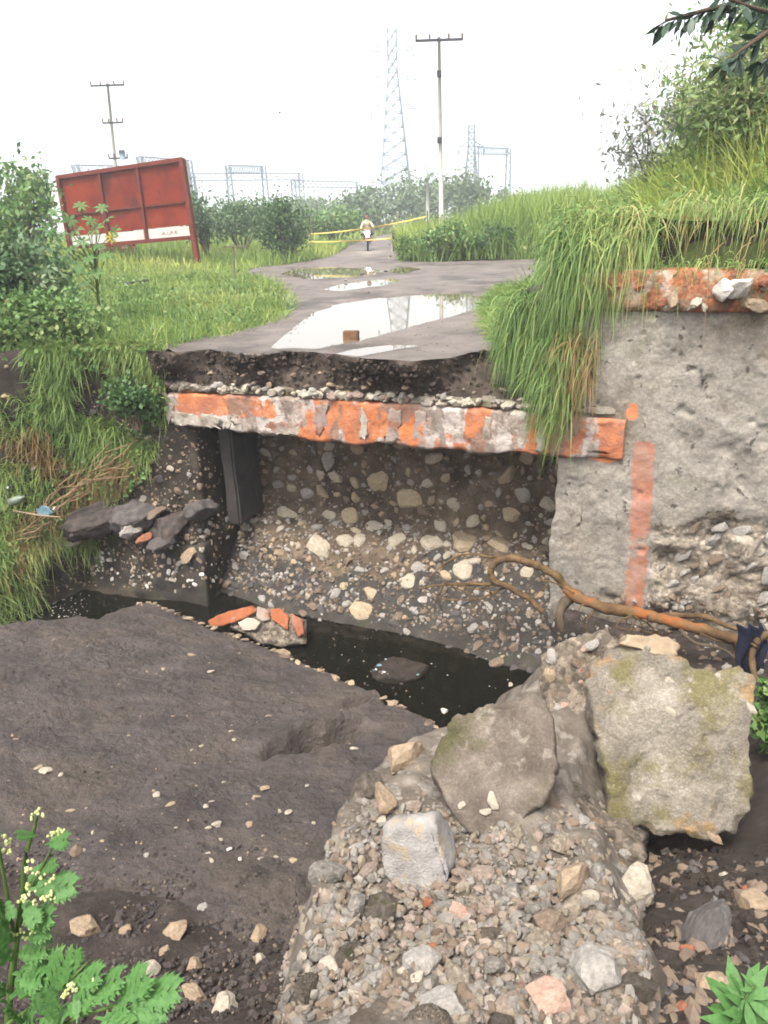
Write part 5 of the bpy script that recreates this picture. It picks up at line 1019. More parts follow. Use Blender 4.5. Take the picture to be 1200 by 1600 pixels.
shrub('shrub', 'olive brown feathery shrub on the mound at the right edge', 'shrub', gp(1150, 10.2) + [0.1, 0, 0], 1.2, .9, 1.75, 11000, .034, M_lf_yel, clumps=60, lift=.02, elong=3.2, seed=13)
shrub('shrub', 'taller green shrub behind the olive one at the right edge', 'shrub', gp(1190, 12.5), 1.4, 1.0, 2.6, 7000, .05, M_lf_mid, clumps=50, lift=.05, elong=2.4, seed=14)
shrub('shrub', 'thin greyish twiggy shrub left of the olive one on the mound', 'shrub', gp(1025, 14), .9, .7, 1.7, 2200, .045, M_lf_grey, clumps=26, lift=.1, elong=3, seed=15)
FT = [(600, 88, 6, 5.0, 'long low tree clump below the lattice tower'), (655, 95, 4, 6.2, 'rounded tree left of the roadside pole, far off'), (560, 80, 4, 3.8, 'low far tree left of the tower foot'), (722, 84, 3, 5.4, 'dark tree right of the roadside pole, far off'), (685, 105, 4, 6.0, 'far tree directly behind the roadside pole'),
      (500, 100, 5, 4.0, 'low hazy tree over the bend of the road'), (450, 110, 6, 4.5, 'hazy tree clump behind the dark shrub'), (380, 105, 6, 4.0, 'hazy tree clump under the substation frames'), (800, 100, 5, 4.2, 'hazy tree behind the tall grass of the fork'), (880, 110, 6, 4.5, 'hazy tree at the left foot of the mound skyline')]
for k, (px, y, r, h, lab) in enumerate(FT): shrub('tree', lab, 'tree', gp(px, y), r, 3, h, 1500, .30, M_lf_far, 'far trees beyond the road', clumps=24, lift=.08, seed=60 + k)

# castor plant before the billboard: each leaf a part
def palmate(lobes=7):
    v = [(0, 0, 0)]; f = []
    for i in range(lobes):
        a = math.pi * (.5 + (i - (lobes - 1) / 2) * .27); Lr = 1.0 - .09 * abs(i - (lobes - 1) / 2)
        d = Vector((math.cos(a), math.sin(a), 0)); s = Vector((-d.y, d.x, 0)); b = len(v)
        v += [d*.35 - s*.12 + Vector((0,0,.05)), d*.6 - s*.13 + Vector((0,0,.03)), d*Lr + Vector((0,0,-.16)), d*.6 + s*.13 + Vector((0,0,.03)), d*.35 + s*.12 + Vector((0,0,.05))]
        f += [(0, b, b+4), (b, b+1, b+3, b+4), (b+1, b+2, b+3)]
    me = bpy.data.meshes.new('castor_leaf'); me.from_pydata([tuple(x) for x in v], [], f); me.polygons.foreach_set('use_smooth', [True]*len(f)); me.materials.append(None); return me
def put(name, me, M4, m, parent):
    o = bpy.data.objects.new(name, me); COL.objects.link(o); o.material_slots[0].link = 'OBJECT'; o.material_slots[0].material = m; set_parent(o, parent); o.matrix_basis = M4; return o
PAL = palmate(); cp = thing('castor_plant', 'castor plant with star shaped leaves in front of the red billboard', 'plant', gp(130, 13.0))
cbase = Vector(gp(130, 13.0)); cl_ = [(125,322,13),(160,325,13.2),(168,343,13),(140,345,12.9),(108,345,12.8),(118,362,12.8),(150,358,12.9),(178,362,13),(130,378,12.7),(155,385,12.8),(110,390,12.6),(140,405,12.6),(95,370,12.7),(165,400,12.7),(120,420,12.5),(90,405,12.5),(150,425,12.6),(100,440,12.4),(130,445,12.4),(70,385,12.5),(75,360,12.6),(85,330,12.7)]
stem = MB(); top = cbase + Vector((0.1, 0, 1.2)); stem.tube([cbase - Vector((0, 0, .1)), cbase + Vector((.05, 0, .6)), top], [.03, .025, .015], 7)
for i, (a, b, y) in enumerate(cl_):
    p = Vector(at_y(a, b, y)); q = cbase.lerp(top, .4 + .6 * random.random()); stem.tube([q, (q + p) / 2 + Vector((0, 0, .05)), p], [.009, .007, .005], 5)
    R = Matrix.Rotation(random.uniform(0, 6.28), 3, 'Z'); T_ = frame((random.gauss(0, .4), -.6 + random.gauss(0, .2), .8), random.uniform(0, 6.28)); s = random.uniform(.16, .23)
    put('leaf', PAL, Matrix.Translation(p) @ T_.to_4x4() @ Matrix.Scale(s, 4), M_lf_one2, cp)
p = Vector(at_y(175, 372, 12.95)); o = put('leaf', PAL, Matrix.Translation(p) @ frame((.3, -.9, .1), 3.6).to_4x4() @ Matrix.Scale(.13, 4), M_lf_yel1, cp); o['label'] = 'yellowed leaf hanging at the right side of the plant'
stem.build('stem', M_stemg, cp, smooth=True)

# tree reaching in at the upper right: its trunk stands outside the picture
ot = thing('tree', 'dark leafy tree branches hanging in from the upper right corner', 'tree', (5.6, 7.6, 1.3))
def ellip_leaf():
    v = [(0,0,0),(-.13,.3,.03),(.13,.3,.03),(-.15,.62,.02),(.15,.62,.02),(0,1,-.06)]; f = [(0,2,1),(1,2,4,3),(3,4,5)]
    me = bpy.data.meshes.new('leaf_blade'); me.from_pydata(v, [], f); me.polygons.foreach_set('use_smooth', [True]*3); me.materials.append(None); return me
EL = ellip_leaf(); MB().tube([(5.6,7.6,1.0),(5.5,7.4,2.4),(5.2,7.0,3.6),(4.6,6.6,4.3)], [.16,.13,.1,.07], 10).build('trunk', M_bark, ot, smooth=True)
def branch(pts, r, nl, ls=(.10, .17)):
    P = rootpath(pts, 5); n = len(P); MB().tube(P, [r * (1 - .8 * i / (n - 1)) + .003 for i in range(n)], 6).build('branch', M_bark, ot, smooth=True)
    for i in range(nl):
        k = random.randrange(n // 5, n); p = P[k]; d = Vector((random.gauss(-.5, .5), random.gauss(-.1, .5), random.gauss(-.75, .45))).normalized()
        x = d.cross(Vector((random.gauss(0, 1), random.gauss(0, 1), random.gauss(0, 1)))).normalized(); z = x.cross(d); s = random.uniform(*ls)
        put('leaf', EL, Matrix.Translation(p + d * .02) @ Matrix((x * s, d * s, z * s)).transposed().to_4x4(), M_lf_tree, ot)
branch([(1330,-120,6.6),(1240,-40,6.3),(1160,0,6.1),(1095,18,6.0),(1040,32,5.9)], .03, 62)
branch([(1330,-90,6.5),(1260,10,6.2),(1200,50,6.0),(1160,78,5.9),(1128,100,5.85)], .03, 62)
branch([(1330,-60,6.4),(1270,10,6.3),(1215,20,6.1),(1170,10,6.0),(1130,-5,5.9)], .025, 50)
branch([(1330,-30,6.3),(1270,60,6.2),(1220,80,6.1),(1185,98,6.0)], .025, 40)
branch([(1330,-120,6.6),(1250,-80,6.6),(1180,-40,6.4),(1110,-15,6.3)], .025, 40)

# foreground weed, lower left: lobed leaves, buds
def weed_leaf():
    v = []; f = []
    def lobe(o, d, L_, w):
        s = Vector((-d.y, d.x, 0)); b = len(v); v.extend([o - s*w*.35, o + s*w*.35, o + d*L_*.5 + s*w*.6 + Vector((0,0,.03)), o + d*L_ + Vector((0,0,-.05)), o + d*L_*.5 - s*w*.6 + Vector((0,0,.03))]); f.extend([(b, b+1, b+2, b+4), (b+4, b+2, b+3)])
    lobe(Vector((0, 0, 0)), Vector((0, 1, 0)), 1.0, .10)
    for t, L_ in ((.22, .22), (.36, .36), (.5, .42), (.64, .36), (.78, .26)):
        for s in (-1, 1):
            d = Vector((s * .85, .62, 0)).normalized(); o = Vector((0, t, .02)); lobe(o, d, L_, .12)
            o2 = o + d * L_ * .55
            for s2 in (-1, 1): lobe(o2, Vector((d.x*.8 - s2*d.y*.6, d.y*.8 + s2*d.x*.6, 0)).normalized(), L_ * .38, .07)
    me = bpy.data.meshes.new('weed_leaf'); me.from_pydata([tuple(x) for x in v], [], f); me.polygons.foreach_set('use_smooth', [True]*len(f)); me.materials.append(None); return me
WL = weed_leaf()
def leaf_to(p, q, parent, m=M_lf_one, me=WL, wide=1.0, face=None):
    p, q = Vector(p), Vector(q); d = q - p; s = d.length; d.normalize(); c = (Vector((0, 0, CAM_H)) - p).normalized() if face is None else face
    z = (Vector((0, -.25, 1)) + Vector((random.gauss(0, .25), random.gauss(0, .25), 0)) + c * .5); z = (z - d * z.dot(d)).normalized(); x = d.cross(z)
    return put('leaf', me, Matrix.Translation(p) @ Matrix((x * s * wide, d * s, z * s)).transposed().to_4x4(), m, parent)
wd = thing('weed', 'flowering green weed with lobed leaves in the lower left corner', 'weed', at_y(20, 1600, 1.25) - [0, 0, .25])
def stemline(pts, r0, r1, parent):
    P = rootpath(pts, 5); n = len(P); MB().tube(P, [r0 + (r1 - r0) * i / (n - 1) for i in range(n)], 7).build('stem', M_stemg, parent, smooth=True); return P
stemline([(0,1800,1.22),(8,1680,1.24),(15,1560,1.26),(25,1480,1.27),(35,1400,1.28),(40,1340,1.28),(55,1290,1.28),(58,1268,1.28)], .011, .003, wd)
stemline([(33,1410,1.28),(60,1365,1.29),(85,1318,1.3),(92,1300,1.3)], .004, .002, wd)
stemline([(25,1480,1.27),(8,1380,1.25),(-2,1320,1.24),(2,1300,1.24)], .005, .002, wd)
stemline([(30,1440,1.27),(52,1420,1.29),(75,1400,1.3)], .003, .0015, wd)
stemline([(12,1600,1.25),(70,1560,1.2),(110,1530,1.18),(140,1500,1.18)], .006, .002, wd)
stemline([(10,1660,1.24),(100,1600,1.15),(180,1570,1.12),(230,1545,1.12)], .006, .002, wd)
for (a, b, y, c, d, y2) in [(60,1305,1.28,22,1305,1.24),(70,1320,1.3,112,1310,1.28),(35,1400,1.28,72,1350,1.32),(40,1390,1.28,128,1383,1.27),(35,1400,1.28,60,1450,1.22),(30,1440,1.28,90,1430,1.25),(28,1460,1.27,88,1455,1.25),(25,1470,1.27,-20,1420,1.2),(22,1490,1.27,82,1482,1.24),(20,1500,1.27,-30,1480,1.2),(20,1520,1.26,75,1530,1.2),(15,1550,1.26,-30,1540,1.2),(15,1560,1.25,90,1495,1.25),
        (70,1560,1.2,110,1485,1.2),(110,1530,1.18,120,1475,1.2),(110,1535,1.18,165,1520,1.15),(60,1565,1.2,60,1500,1.24),(130,1570,1.14,200,1520,1.14),(180,1570,1.12,240,1515,1.12),(200,1560,1.12,290,1545,1.1),(190,1575,1.11,270,1580,1.08),(150,1590,1.1,215,1605,1.06),(100,1590,1.14,150,1545,1.14),(90,1600,1.13,60,1540,1.14),(40,1600,1.2,0,1570,1.16),(50,1610,1.18,110,1600,1.12),(120,1600,1.1,120,1560,1.14),(160,1600,1.1,205,1570,1.1),(20,1620,1.2,60,1590,1.18),(200,1600,1.08,250,1600,1.06),(8,1440,1.26,-20,1390,1.25),(10,1400,1.26,20,1440,1.22),(60,1365,1.29,92,1345,1.29)]:
    leaf_to(at_y(a, b, y), at_y(c, d, y2), wd, wide=.8)
fb_ = [(58,1268,.9),(68,1275,.8),(50,1275,.7),(88,1302,1),(95,1297,.8),(80,1306,.8),(5,1308,1),(12,1318,1),(4,1328,1),(15,1330,.8),(50,1345,1),(42,1358,1),(56,1362,.8),(45,1385,1),(38,1400,1),(48,1395,.8),(76,1378,.8),(82,1372,.7),(34,1407,1),(52,1412,.9),(72,1402,1),(80,1398,.9),(85,1404,.8),(22,1460,1),(40,1465,1),(50,1456,.8),(34,1455,.8),(56,1452,.9),(110,1540,1),(105,1550,.9),(118,1548,.9),(145,1540,1),(150,1532,.8),(120,1570,.9),(170,1575,.8),(100,1555,.9),(65,1370,.8)]
for i in range(0, len(fb_), 1):
    mb = MB()
    for (a, b, s) in fb_[i:i + 1]:
        c = at_y(a, b, 1.25 if b < 1500 else 1.15)
        for q in range(5): mb.ball((c[0] + random.gauss(0, .0035), c[1] + random.gauss(0, .0035), c[2] + random.gauss(0, .0035)), .0042 * s, 6, 4)
    mb.build('flower_buds', M_flower, wd, smooth=True)
# small leafy plant lower right
lr = thing('weed', 'small bright green seedling at the lower right corner', 'weed', at_y(1160, 1640, 1.35))
q0 = at_y(1160, 1640, 1.3)
for (a, b, y, c, d, y2) in [(1160,1570,1.35,1200,1510,1.38),(1160,1570,1.35,1140,1555,1.33),(1165,1560,1.35,1230,1545,1.33),(1160,1590,1.33,1135,1580,1.3),(1170,1590,1.33,1215,1585,1.3),(1150,1600,1.32,1100,1590,1.3),(1180,1545,1.36,1160,1520,1.38),(1150,1610,1.3,1110,1610,1.28),(1190,1600,1.3,1230,1570,1.3)]:
    leaf_to(at_y(a, b, y), at_y(c, d, y2), lr, me=PAL, wide=1.0)
stemline([(1160,1680,1.28),(1162,1620,1.32),(1165,1560,1.35),(1180,1540,1.36)], .006, .003, lr)
shrub('weed_clump', 'green weed growing behind the right side of the big chunk', 'weed', np.array([*at_y(1200, 1230, 4.2)[:2], float(soil_z(np.array([at_y(1200, 1230, 4.2)[0]]), np.array([4.2]))[0]) - .02]), .18, .2, max(.7, float(at_y(1200, 1130, 4.2)[2] - soil_z(np.array([at_y(1200, 1230, 4.2)[0]]), np.array([4.2]))[0])), 900, .045, M_lf_mid, clumps=14, lift=0, seed=31)

# ------------------------------------------------------------------ litter and driftwood on the left shelf
dw = thing('driftwood', 'brown heap of matted dry stalks caught on the left bank shelf', 'driftwood', at_y(110, 790, 10.0))
for k in range(46):
    t = random.random(); a = 20 + t * 150 + random.gauss(0, 10); b = 845 - t * 130 + random.gauss(0, 10); y = 9.75 + .35 * t
    p = Vector(at_y(a, b, y)); q = Vector(at_y(a + random.uniform(20, 60), b - random.uniform(5, 50), y + .1)); mid = (p + q) / 2 + Vector((random.gauss(0, .03), random.gauss(0, .04) - .04, random.gauss(0, .03)))
    MB().tube([p, mid, q], [.008, .008, .004], 5).build('stalk', M_stick, dw, smooth=True)
MB().tube([at_y(20, 798, 9.75), at_y(60, 805, 9.7), at_y(95, 808, 9.7)], [.012, .011, .008], 6).build('stalk', M_s_tan, dw, smooth=True)
tag(link('plastic_bag', plate([at_y(a, b, 9.7) for a, b in [(56,795),(64,790),(76,792),(82,800),(74,806),(60,803)]], (0, -.8, .6), .05, rings=5, front=.02, side=.01, seed=3), M_bluebag), 'crumpled blue plastic scrap on the left bank shelf', 'plastic scrap')
bt = MB().tube([at_y(16, 785, 9.8), at_y(30, 780, 9.8), at_y(36, 777, 9.8), at_y(40, 776, 9.8)], [.06, .06, .025, .02], 10).build('plastic_bottle', M_bottle, smooth=True); tag(bt, 'dull green bottle half hidden in grass on the left bank', 'bottle')
for (a, b, y, s, lab) in [(12, 762, 10, .035, 'white litter speck upper left of the bottle on the bank'), (85, 795, 9.75, .04, 'white litter scrap right of the blue plastic'), (8, 908, 9.9, .04, 'white litter by the water at the left edge'), (52, 733, 10.2, .05, 'pale stone showing in the grass of the left bank')]:
    tag(rock('litter' if 'litter' in lab else 'stone', at_y(a, b, y), (s, s * .6, s * .7), M_plastic if 'litter' in lab else M_s_pale), lab, 'litter' if 'litter' in lab else 'stone')

# ------------------------------------------------------------------ things on and beside the road
def on_road(px, py): p = at_z(px, py, .02); return np.array([p[0], p[1], float(roadz(p[0:1], p[1:2])[0])])
p = on_road(549, 529); bb = MB().box((-.11, -.05, 0), (.11, .05, .14)); me = bb.mesh('block'); bm = bmesh.new(); bm.from_mesh(me); bmesh.ops.bevel(bm, geom=bm.edges[:], offset=.012, segments=2, affect='EDGES'); bmesh.ops.subdivide_edges(bm, edges=bm.edges[:], cuts=2, use_grid_fill=True)
for v in bm.verts: v.co += Vector((mnoise.noise(v.co*20), mnoise.noise(v.co*20+Vector((3,0,0))), mnoise.noise(v.co*20+Vector((7,0,0)))))*.006
bm.to_mesh(me); bm.free(); o = link('brick', me, mat('wet_brown_brick', [(.3, (.16, .085, .05)), (.7, (.26, .15, .09))], 12, 6, .9, .4, 40)); o.location = (p[0], p[1], max(p[2], -.01)); o.rotation_euler = (0, 0, -.3); tag(o, 'brown brick standing at the near rim of the large puddle', 'brick')
for (a, b, s, m, lab) in [(580,425,.16,M_s_pale,'pale stones patch stone, larger one beside the far puddle'),(566,428,.12,M_s_dark,'dark stone left of the pale one by the far puddle'),(596,428,.1,M_s_grey,'grey stone right of the pale one by the far puddle'),(575,460,.06,M_s_brown,'brown pebble behind the large puddle'),(540,440,.07,M_s_grey,'grey pebble in the middle of the road')]:
    q = on_road(a, b); tag(rock('stone', q + [0, 0, s * .3], (s, s * .8, s * .6), m), lab, 'stone')
pts = []
for k in range(700):
    a, b = random.uniform(280, 790), 440 + 115 * random.random(); q = on_road(a, b)
    if float(poly_sd(q[0:1], q[1:2], ROAD)[0]) > .05 and q[2] > 0: pts.append(q)
rock_cloud('road_gravel', pts, [random.uniform(.006, .02) for _ in pts], M_s_brown)
# red billboard from behind
TL, TR, BR = at_y(93, 277, 32.5), at_y(286, 249, 30), at_y(300, 371, 30); PB = at_z(311, 421, .0); BL = TL + (BR - TR) * .985
bbn = np.cross(TR - TL, BL - TL); bbn /= np.linalg.norm(bbn); bbn = bbn if bbn[1] < 0 else -bbn
def bbp(a, b, o=0.): return TL * (1-a)*(1-b) + TR * a*(1-b) + BR * a*b + BL * (1-a)*b + bbn * o
bill = thing('billboard', 'leaning red steel billboard seen from behind on the left verge', 'billboard', (PB[0], PB[1], 0))
cols = [0, .345, .655, 1.0]
for i in range(3):
    for (b0, b1) in ((0, .53), (.53, .835)):
        V = [bbp(cols[i], b0), bbp(cols[i+1], b0), bbp(cols[i+1], b1), bbp(cols[i], b1)]; V += [x - bbn * .02 for x in V]
        MB().add(V, [(0,1,2,3),(7,6,5,4),(0,4,5,1),(1,5,6,2),(2,6,7,3),(3,7,4,0)]).build('panel', M_red_steel, bill)
    V = [bbp(cols[i]+.01, .845, -.003), bbp(cols[i+1]-.01, .845, -.003), bbp(cols[i+1]-.01, .975, -.003), bbp(cols[i]+.01, .975, -.003)]; V += [x - bbn * .02 for x in V]
    MB().add(V, [(0,1,2,3),(7,6,5,4),(0,4,5,1),(1,5,6,2),(2,6,7,3),(3,7,4,0)]).build('white_strip', M_signwhite, bill)
MB().bar(bbp(-.01, .0, .06), bbp(1.0, .0, .06), .14, .14).build('top_rail', M_red_frame, bill); MB().bar(bbp(-.01, 1, .06), bbp(1.0, 1, .06), .14, .14).build('bottom_rail', M_red_frame, bill)
for a in (.345, .655): MB().bar(bbp(a, .02, .055), bbp(a, .98, .055), .12, .12, up=bbn).build('upright', M_red_frame, bill)
for i in range(3): MB().bar(bbp(cols[i]+.02, .53, .045), bbp(cols[i+1]-.02, .53, .045), .06, .06).build('cross_rail', M_red_frame, bill)
MB().bar(bbp(1.0, -.01, .07), PB + np.array([0, 0, -.2]), .18, .18, up=bbn).build('post', M_red_frame, bill)
MB().bar(bbp(0.0, -.01, .07), bbp(0, 1.45, .07), .16, .16, up=bbn).build('post', M_red_frame, bill)
mk = MB()
for (a0, b0, a1, b1) in [(.77,.93,.79,.89),(.79,.89,.80,.93),(.775,.915,.80,.915),(.815,.89,.815,.93),(.815,.93,.835,.93),(.85,.89,.84,.93),(.85,.89,.865,.93),(.875,.89,.875,.93),(.875,.91,.89,.89),(.875,.91,.89,.93)]: mk.bar(bbp(a0, b0, .003), bbp(a1, b1, .003), .03, .006)
mk.build('faded_lettering', M_ink, bill)
# brick wall behind the billboard, with its courses
bw = thing('brick_wall', 'low pinkish brick wall below the left half of the billboard', 'brick wall', gp(185, 34))
wb = at_y(150, 395, 34); we = at_y(212, 392, 34); dirw = (we - wb); dirw[2] = 0; Lw = np.linalg.norm(dirw); dirw /= Lw; wz = gp(185, 34)[2]
MB().bar(np.r_[wb[:2], wz + .55], np.r_[we[:2], wz + .55], .2, 1.3).build('wall_core', M_mortar, bw)
bme = MB().box((-.15, -.03, -.045), (.15, .03, .045)).mesh('brick'); bme.materials.append(None)
for r in range(10):
    for c in range(int(Lw / .33)):
        pz = np.r_[wb[:2], wz - .02] + dirw * (.18 + c * .33 + (.16 if r % 2 else 0)) + np.array([0, -.105, .06 + r * .12])
        put('brick', bme, Matrix.Translation(pz) @ Matrix.Rotation(math.atan2(dirw[1], dirw[0]), 4, 'Z'), random.choice([M_s_brick, M_s_pink, M_rustor]), bw)
tag(MB().bar(at_z(196, 443, .28), at_z(230, 438, .28), .12, .05).build('plank', M_s_dark), 'dark plank lying in the grass below the billboard', 'plank')
tag(rock('stone', at_z(138, 452, .15), (.4, .2, .16), M_s_tan), 'pale tan mound of stone in the grass right of the left shrubs', 'stone')
st = thing('stake', 'thin rusty stake with a crossbar in the grass left of the road', 'stake', at_z(368, 446, 0)); a = at_z(368, 446, 0); b = at_y(364, 382, a[1])
MB().bar(a, b, .035).build('post', M_s_brown, st); MB().bar(at_y(350, 386, a[1]-.03), at_y(390, 384, a[1]-.03), .03).build('crossbar', M_s_brown, st)
# caution tape on stakes
sk = [gp(484, 38.5), gp(668, 38.0), gp(616, 38.2)]
for q, lab in zip(sk, ['wooden stake holding the left end of the yellow tape', 'wooden stake holding the right end of the yellow tape', 'dark short post beside the road under the tape']):
    w = .07 if 'wooden' in lab else .28; h = 1.75 if 'wooden' in lab else .95
    tag(MB().tube([q - [0, 0, .1], q + [0, 0, h * .5], q + [0, 0, h]], [w * .5, w * .48, w * .4], 8).build('stake' if 'wooden' in lab else 'post', M_stick if 'wooden' in lab else M_dkmetal, smooth=True), lab, 'stake' if 'wooden' in lab else 'post')
def tape(a, b, sag, lab):
    mb = []; n = 24; a = np.array(a); b = np.array(b); V = []
    for i in range(n + 1):
        t = i / n; p = a + (b - a) * t - np.array([0, 0, sag * 4 * t * (1 - t)]); V += [p + [0, .03 * math.sin(t * 9), .03], p + [0, -.03 * math.sin(t * 9), -.03]]
    o = link('caution_tape', mesh_np('caution_tape', np.array(V), np.array([[2*i, 2*i+2, 2*i+3, 2*i+1] for i in range(n)])), M_tape); o.modifiers.new('thickness', 'SOLIDIFY').thickness = .004; tag(o, lab, 'tape')
tape(at_y(484, 366, 38.5), at_y(668, 338, 38.0), .12, 'upper yellow caution tape strung across the road ahead'); tape(at_y(484, 378, 38.5), at_y(616, 372, 38.2), .05, 'lower yellow caution tape strung across the road ahead')
# motorcycle facing us, and its rider
mo = on_road(575, 391); mx, my, mz = float(mo[0]), float(mo[1]), float(mo[2]) - .01
mc = thing('motorcycle', 'red motorcycle with its headlight on coming down the road', 'motorcycle', (mx, my, mz))
for y in (-.62, .62):
    w = MB().ring((mx, my + y, mz + .30), (1, 0, 0), .25, .05, 24, 8).build('wheel', M_tyre, mc, smooth=True)
    hb = MB().tube([(mx - .06, my + y, mz + .3), (mx + .06, my + y, mz + .3)], .05, 8)
    for k in range(6): q = k * math.pi / 3; hb.bar((mx, my + y, mz + .3), (mx, my + y + .23 * math.cos(q), mz + .3 + .23 * math.sin(q)), .016)
    hb.build('rim', M_galv, w)
MB().tube([(mx, my - .28, mz + .78), (mx, my - .05, mz + .83), (mx, my + .2, mz + .78)], [.1, .16, .1], 10).build('fuel_tank', M_moto, mc, smooth=True)
MB().tube([(mx, my + .15, mz + .80), (mx, my + .5, mz + .82), (mx, my + .85, mz + .88)], [.11, .13, .09], 8).build('seat', M_tyre, mc, smooth=True)
MB().box((mx - .14, my - .2, mz + .35), (mx + .14, my + .18, mz + .66)).build('engine', M_dkmetal, mc)
for s in (-1, 1): MB().tube([(mx + s * .08, my - .62, mz + .3), (mx + s * .08, my - .42, mz + .95)], .025, 7).build('fork', M_galv, mc, smooth=True)
MB().tube([(mx - .36, my - .25, mz + 1.05), (mx - .15, my - .4, mz + 1.0), (mx + .15, my - .4, mz + 1.0), (mx + .36, my - .25, mz + 1.05)], .018, 7).build('handlebar', M_dkmetal, mc, smooth=True)
MB().tube([(mx, my - .9, mz + .62), (mx, my - .62, mz + .66), (mx, my - .34, mz + .58)], [.07, .09, .06], 8).build('mudguard', M_moto, mc, smooth=True)
hl = bpy.data.materials.new('lit_headlight'); hl.use_nodes = True; b_ = hl.node_tree.nodes['Principled BSDF']; b_.inputs['Emission Color'].default_value = (1, .86, .62, 1); b_.inputs['Emission Strength'].default_value = 120
hs = MB().ball((mx, my - .50, mz + .86), (.12, .1, .12), 12, 8).build('headlight', M_dkmetal, mc, smooth=True); MB().ball((mx, my - .56, mz + .86), (.105, .07, .105), 12, 8).build('lens', hl, hs, smooth=True)
def skinned(name, verts, edges, radii, m, parent, root=0, sub=2):
    me = bpy.data.meshes.new(name); me.from_pydata(verts, edges, []); o = link(name, me, m, parent); sk_ = o.modifiers.new('skin', 'SKIN'); sk_.use_smooth_shade = True
    for i, r in enumerate(radii): v = me.skin_vertices[0].data[i]; v.radius = (r, r); v.use_root = (i == root)
    o.modifiers.new('sub', 'SUBSURF').levels = sub; o.modifiers['sub'].render_levels = sub; return o
pr = thing('person', 'rider in a pale orange top sitting on the red motorcycle', 'person', (mx, my + .35, mz + .88))
V = [(0,.35,.95),(0,.33,1.12),(0,.28,1.32),(0,.25,1.42),(0,.22,1.54),(0,.20,1.66),(0,.21,1.74)]; E_ = [(0,1),(1,2),(2,3),(3,4),(4,5),(5,6)]; Rr = [.15,.14,.16,.10,.06,.095,.07]
for s in (-1, 1):
    b = len(V); V += [(s*.19,.26,1.38),(s*.30,.08,1.2),(s*.33,-.18,1.08),(s*.33,-.25,1.06),(s*.13,.3,.9),(s*.24,-.05,.80),(s*.20,.10,.45),(s*.20,-.03,.38)]
    E_ += [(3,b),(b,b+1),(b+1,b+2),(b+2,b+3),(0,b+4),(b+4,b+5),(b+5,b+6),(b+6,b+7)]; Rr += [.075,.055,.042,.045,.11,.085,.055,.045]
V = [(mx + a, my + b, mz + c) for a, b, c in V]
body = skinned('body', V, E_, Rr, M_shirt, pr)
for s in (-1, 1): MB().tube([(mx + s*.12, my+.32, mz+.91), (mx + s*.245, my-.05, mz+.805), (mx + s*.205, my+.10, mz+.44)], [.125, .10, .07], 10).build('trouser_leg', M_jeans, pr, smooth=True)
MB().ball((mx, my + .20, mz + 1.665), (.115, .12, .135), 12, 8).build('face', M_skin, pr, smooth=True)
MB().ball((mx, my + .235, mz + 1.70), (.13, .14, .135), 14, 8).build('helmet', M_jeans, pr, smooth=True)
for s in (-1, 1):
    hnd = MB()
    for k in range(4): hnd.tube([(mx + s*(.30 + .022*k), my-.25, mz+1.085), (mx + s*(.30 + .022*k), my-.29, mz+1.07), (mx + s*(.30 + .022*k), my-.28, mz+1.035)], .011, 5)
    hnd.tube([(mx + s*.29, my-.22, mz+1.06), (mx + s*.27, my-.26, mz+1.03)], .012, 5); hnd.build('hand', M_skin, pr, smooth=True)

# ------------------------------------------------------------------ poles, towers, substation
def pole(px, top, y, r, arm_px, lab, m=M_conc_pole, arms=((.15, 2.4),), extra=None):
    t = at_y(px[0], top, y); b = at_y(px[1], 345, y); b[2] = 0; t = thing('utility_pole', lab, 'utility pole', (b[0], b[1], 0)) if False else (thing('utility_pole', lab, 'utility pole', (b[0], b[1], 0)), t)
    root_, T0 = t; MB().tube([b - [0, 0, .3], (b + T0) / 2, T0], [r, r * .82, r * .62], 10).build('shaft', m, root_, smooth=True)
    for (dz, w) in arms:
        c = T0 - np.array([0, 0, dz]); MB().bar(c + [-w/2, -.1, 0], c + [w/2, -.1, 0], .10, .12).build('crossarm', M_dkmetal, root_)
        for k in (-.48, -.2, .2, .48): q = c + [w * k, -.1, .06]; MB().tube([q, q + [0, 0, .12], q + [0, 0, .24]], [.05, .07, .03], 8).build('insulator', M_porc, root_, smooth=True)
    return root_, T0
r1, T1 = pole((686, 690), 58, 45, .14, 0, 'tall concrete utility pole beside the road with top crossarm', arms=((.15, 2.5),))
for dz in (1.55, 4.7): MB().box(tuple(T1 + [-.14, -.3, -dz - .3]), tuple(T1 + [.1, -.1, -dz])).build('bracket', M_dkmetal, r1)
r2, T2 = pole((168, 186), 130, 60, .15, 0, 'utility pole with several crossarms rising behind the red billboard', arms=((.15, 2.4), (2.5, 1.5), (4.8, 1.4)))
MB().tube(list(map(tuple, [T2 + [.35, -.2, -4.9], T2 + [.35, -.2, -4.3]])), .22, 10).build('transformer', M_galv, r2, smooth=True)
MB().box(tuple(T2 + [-.5, -.4, -5.75]), tuple(T2 + [1.0, .1, -5.65])).build('platform', M_dkmetal, r2)
r3, T3 = pole((987, 985), 208, 40, .12, 0, 'short pale concrete post showing above the mound grass', arms=())
r5, T5 = pole((668, 668), 285, 80, .2, 0, 'short hazy pale pole left of the tall roadside pole', arms=())
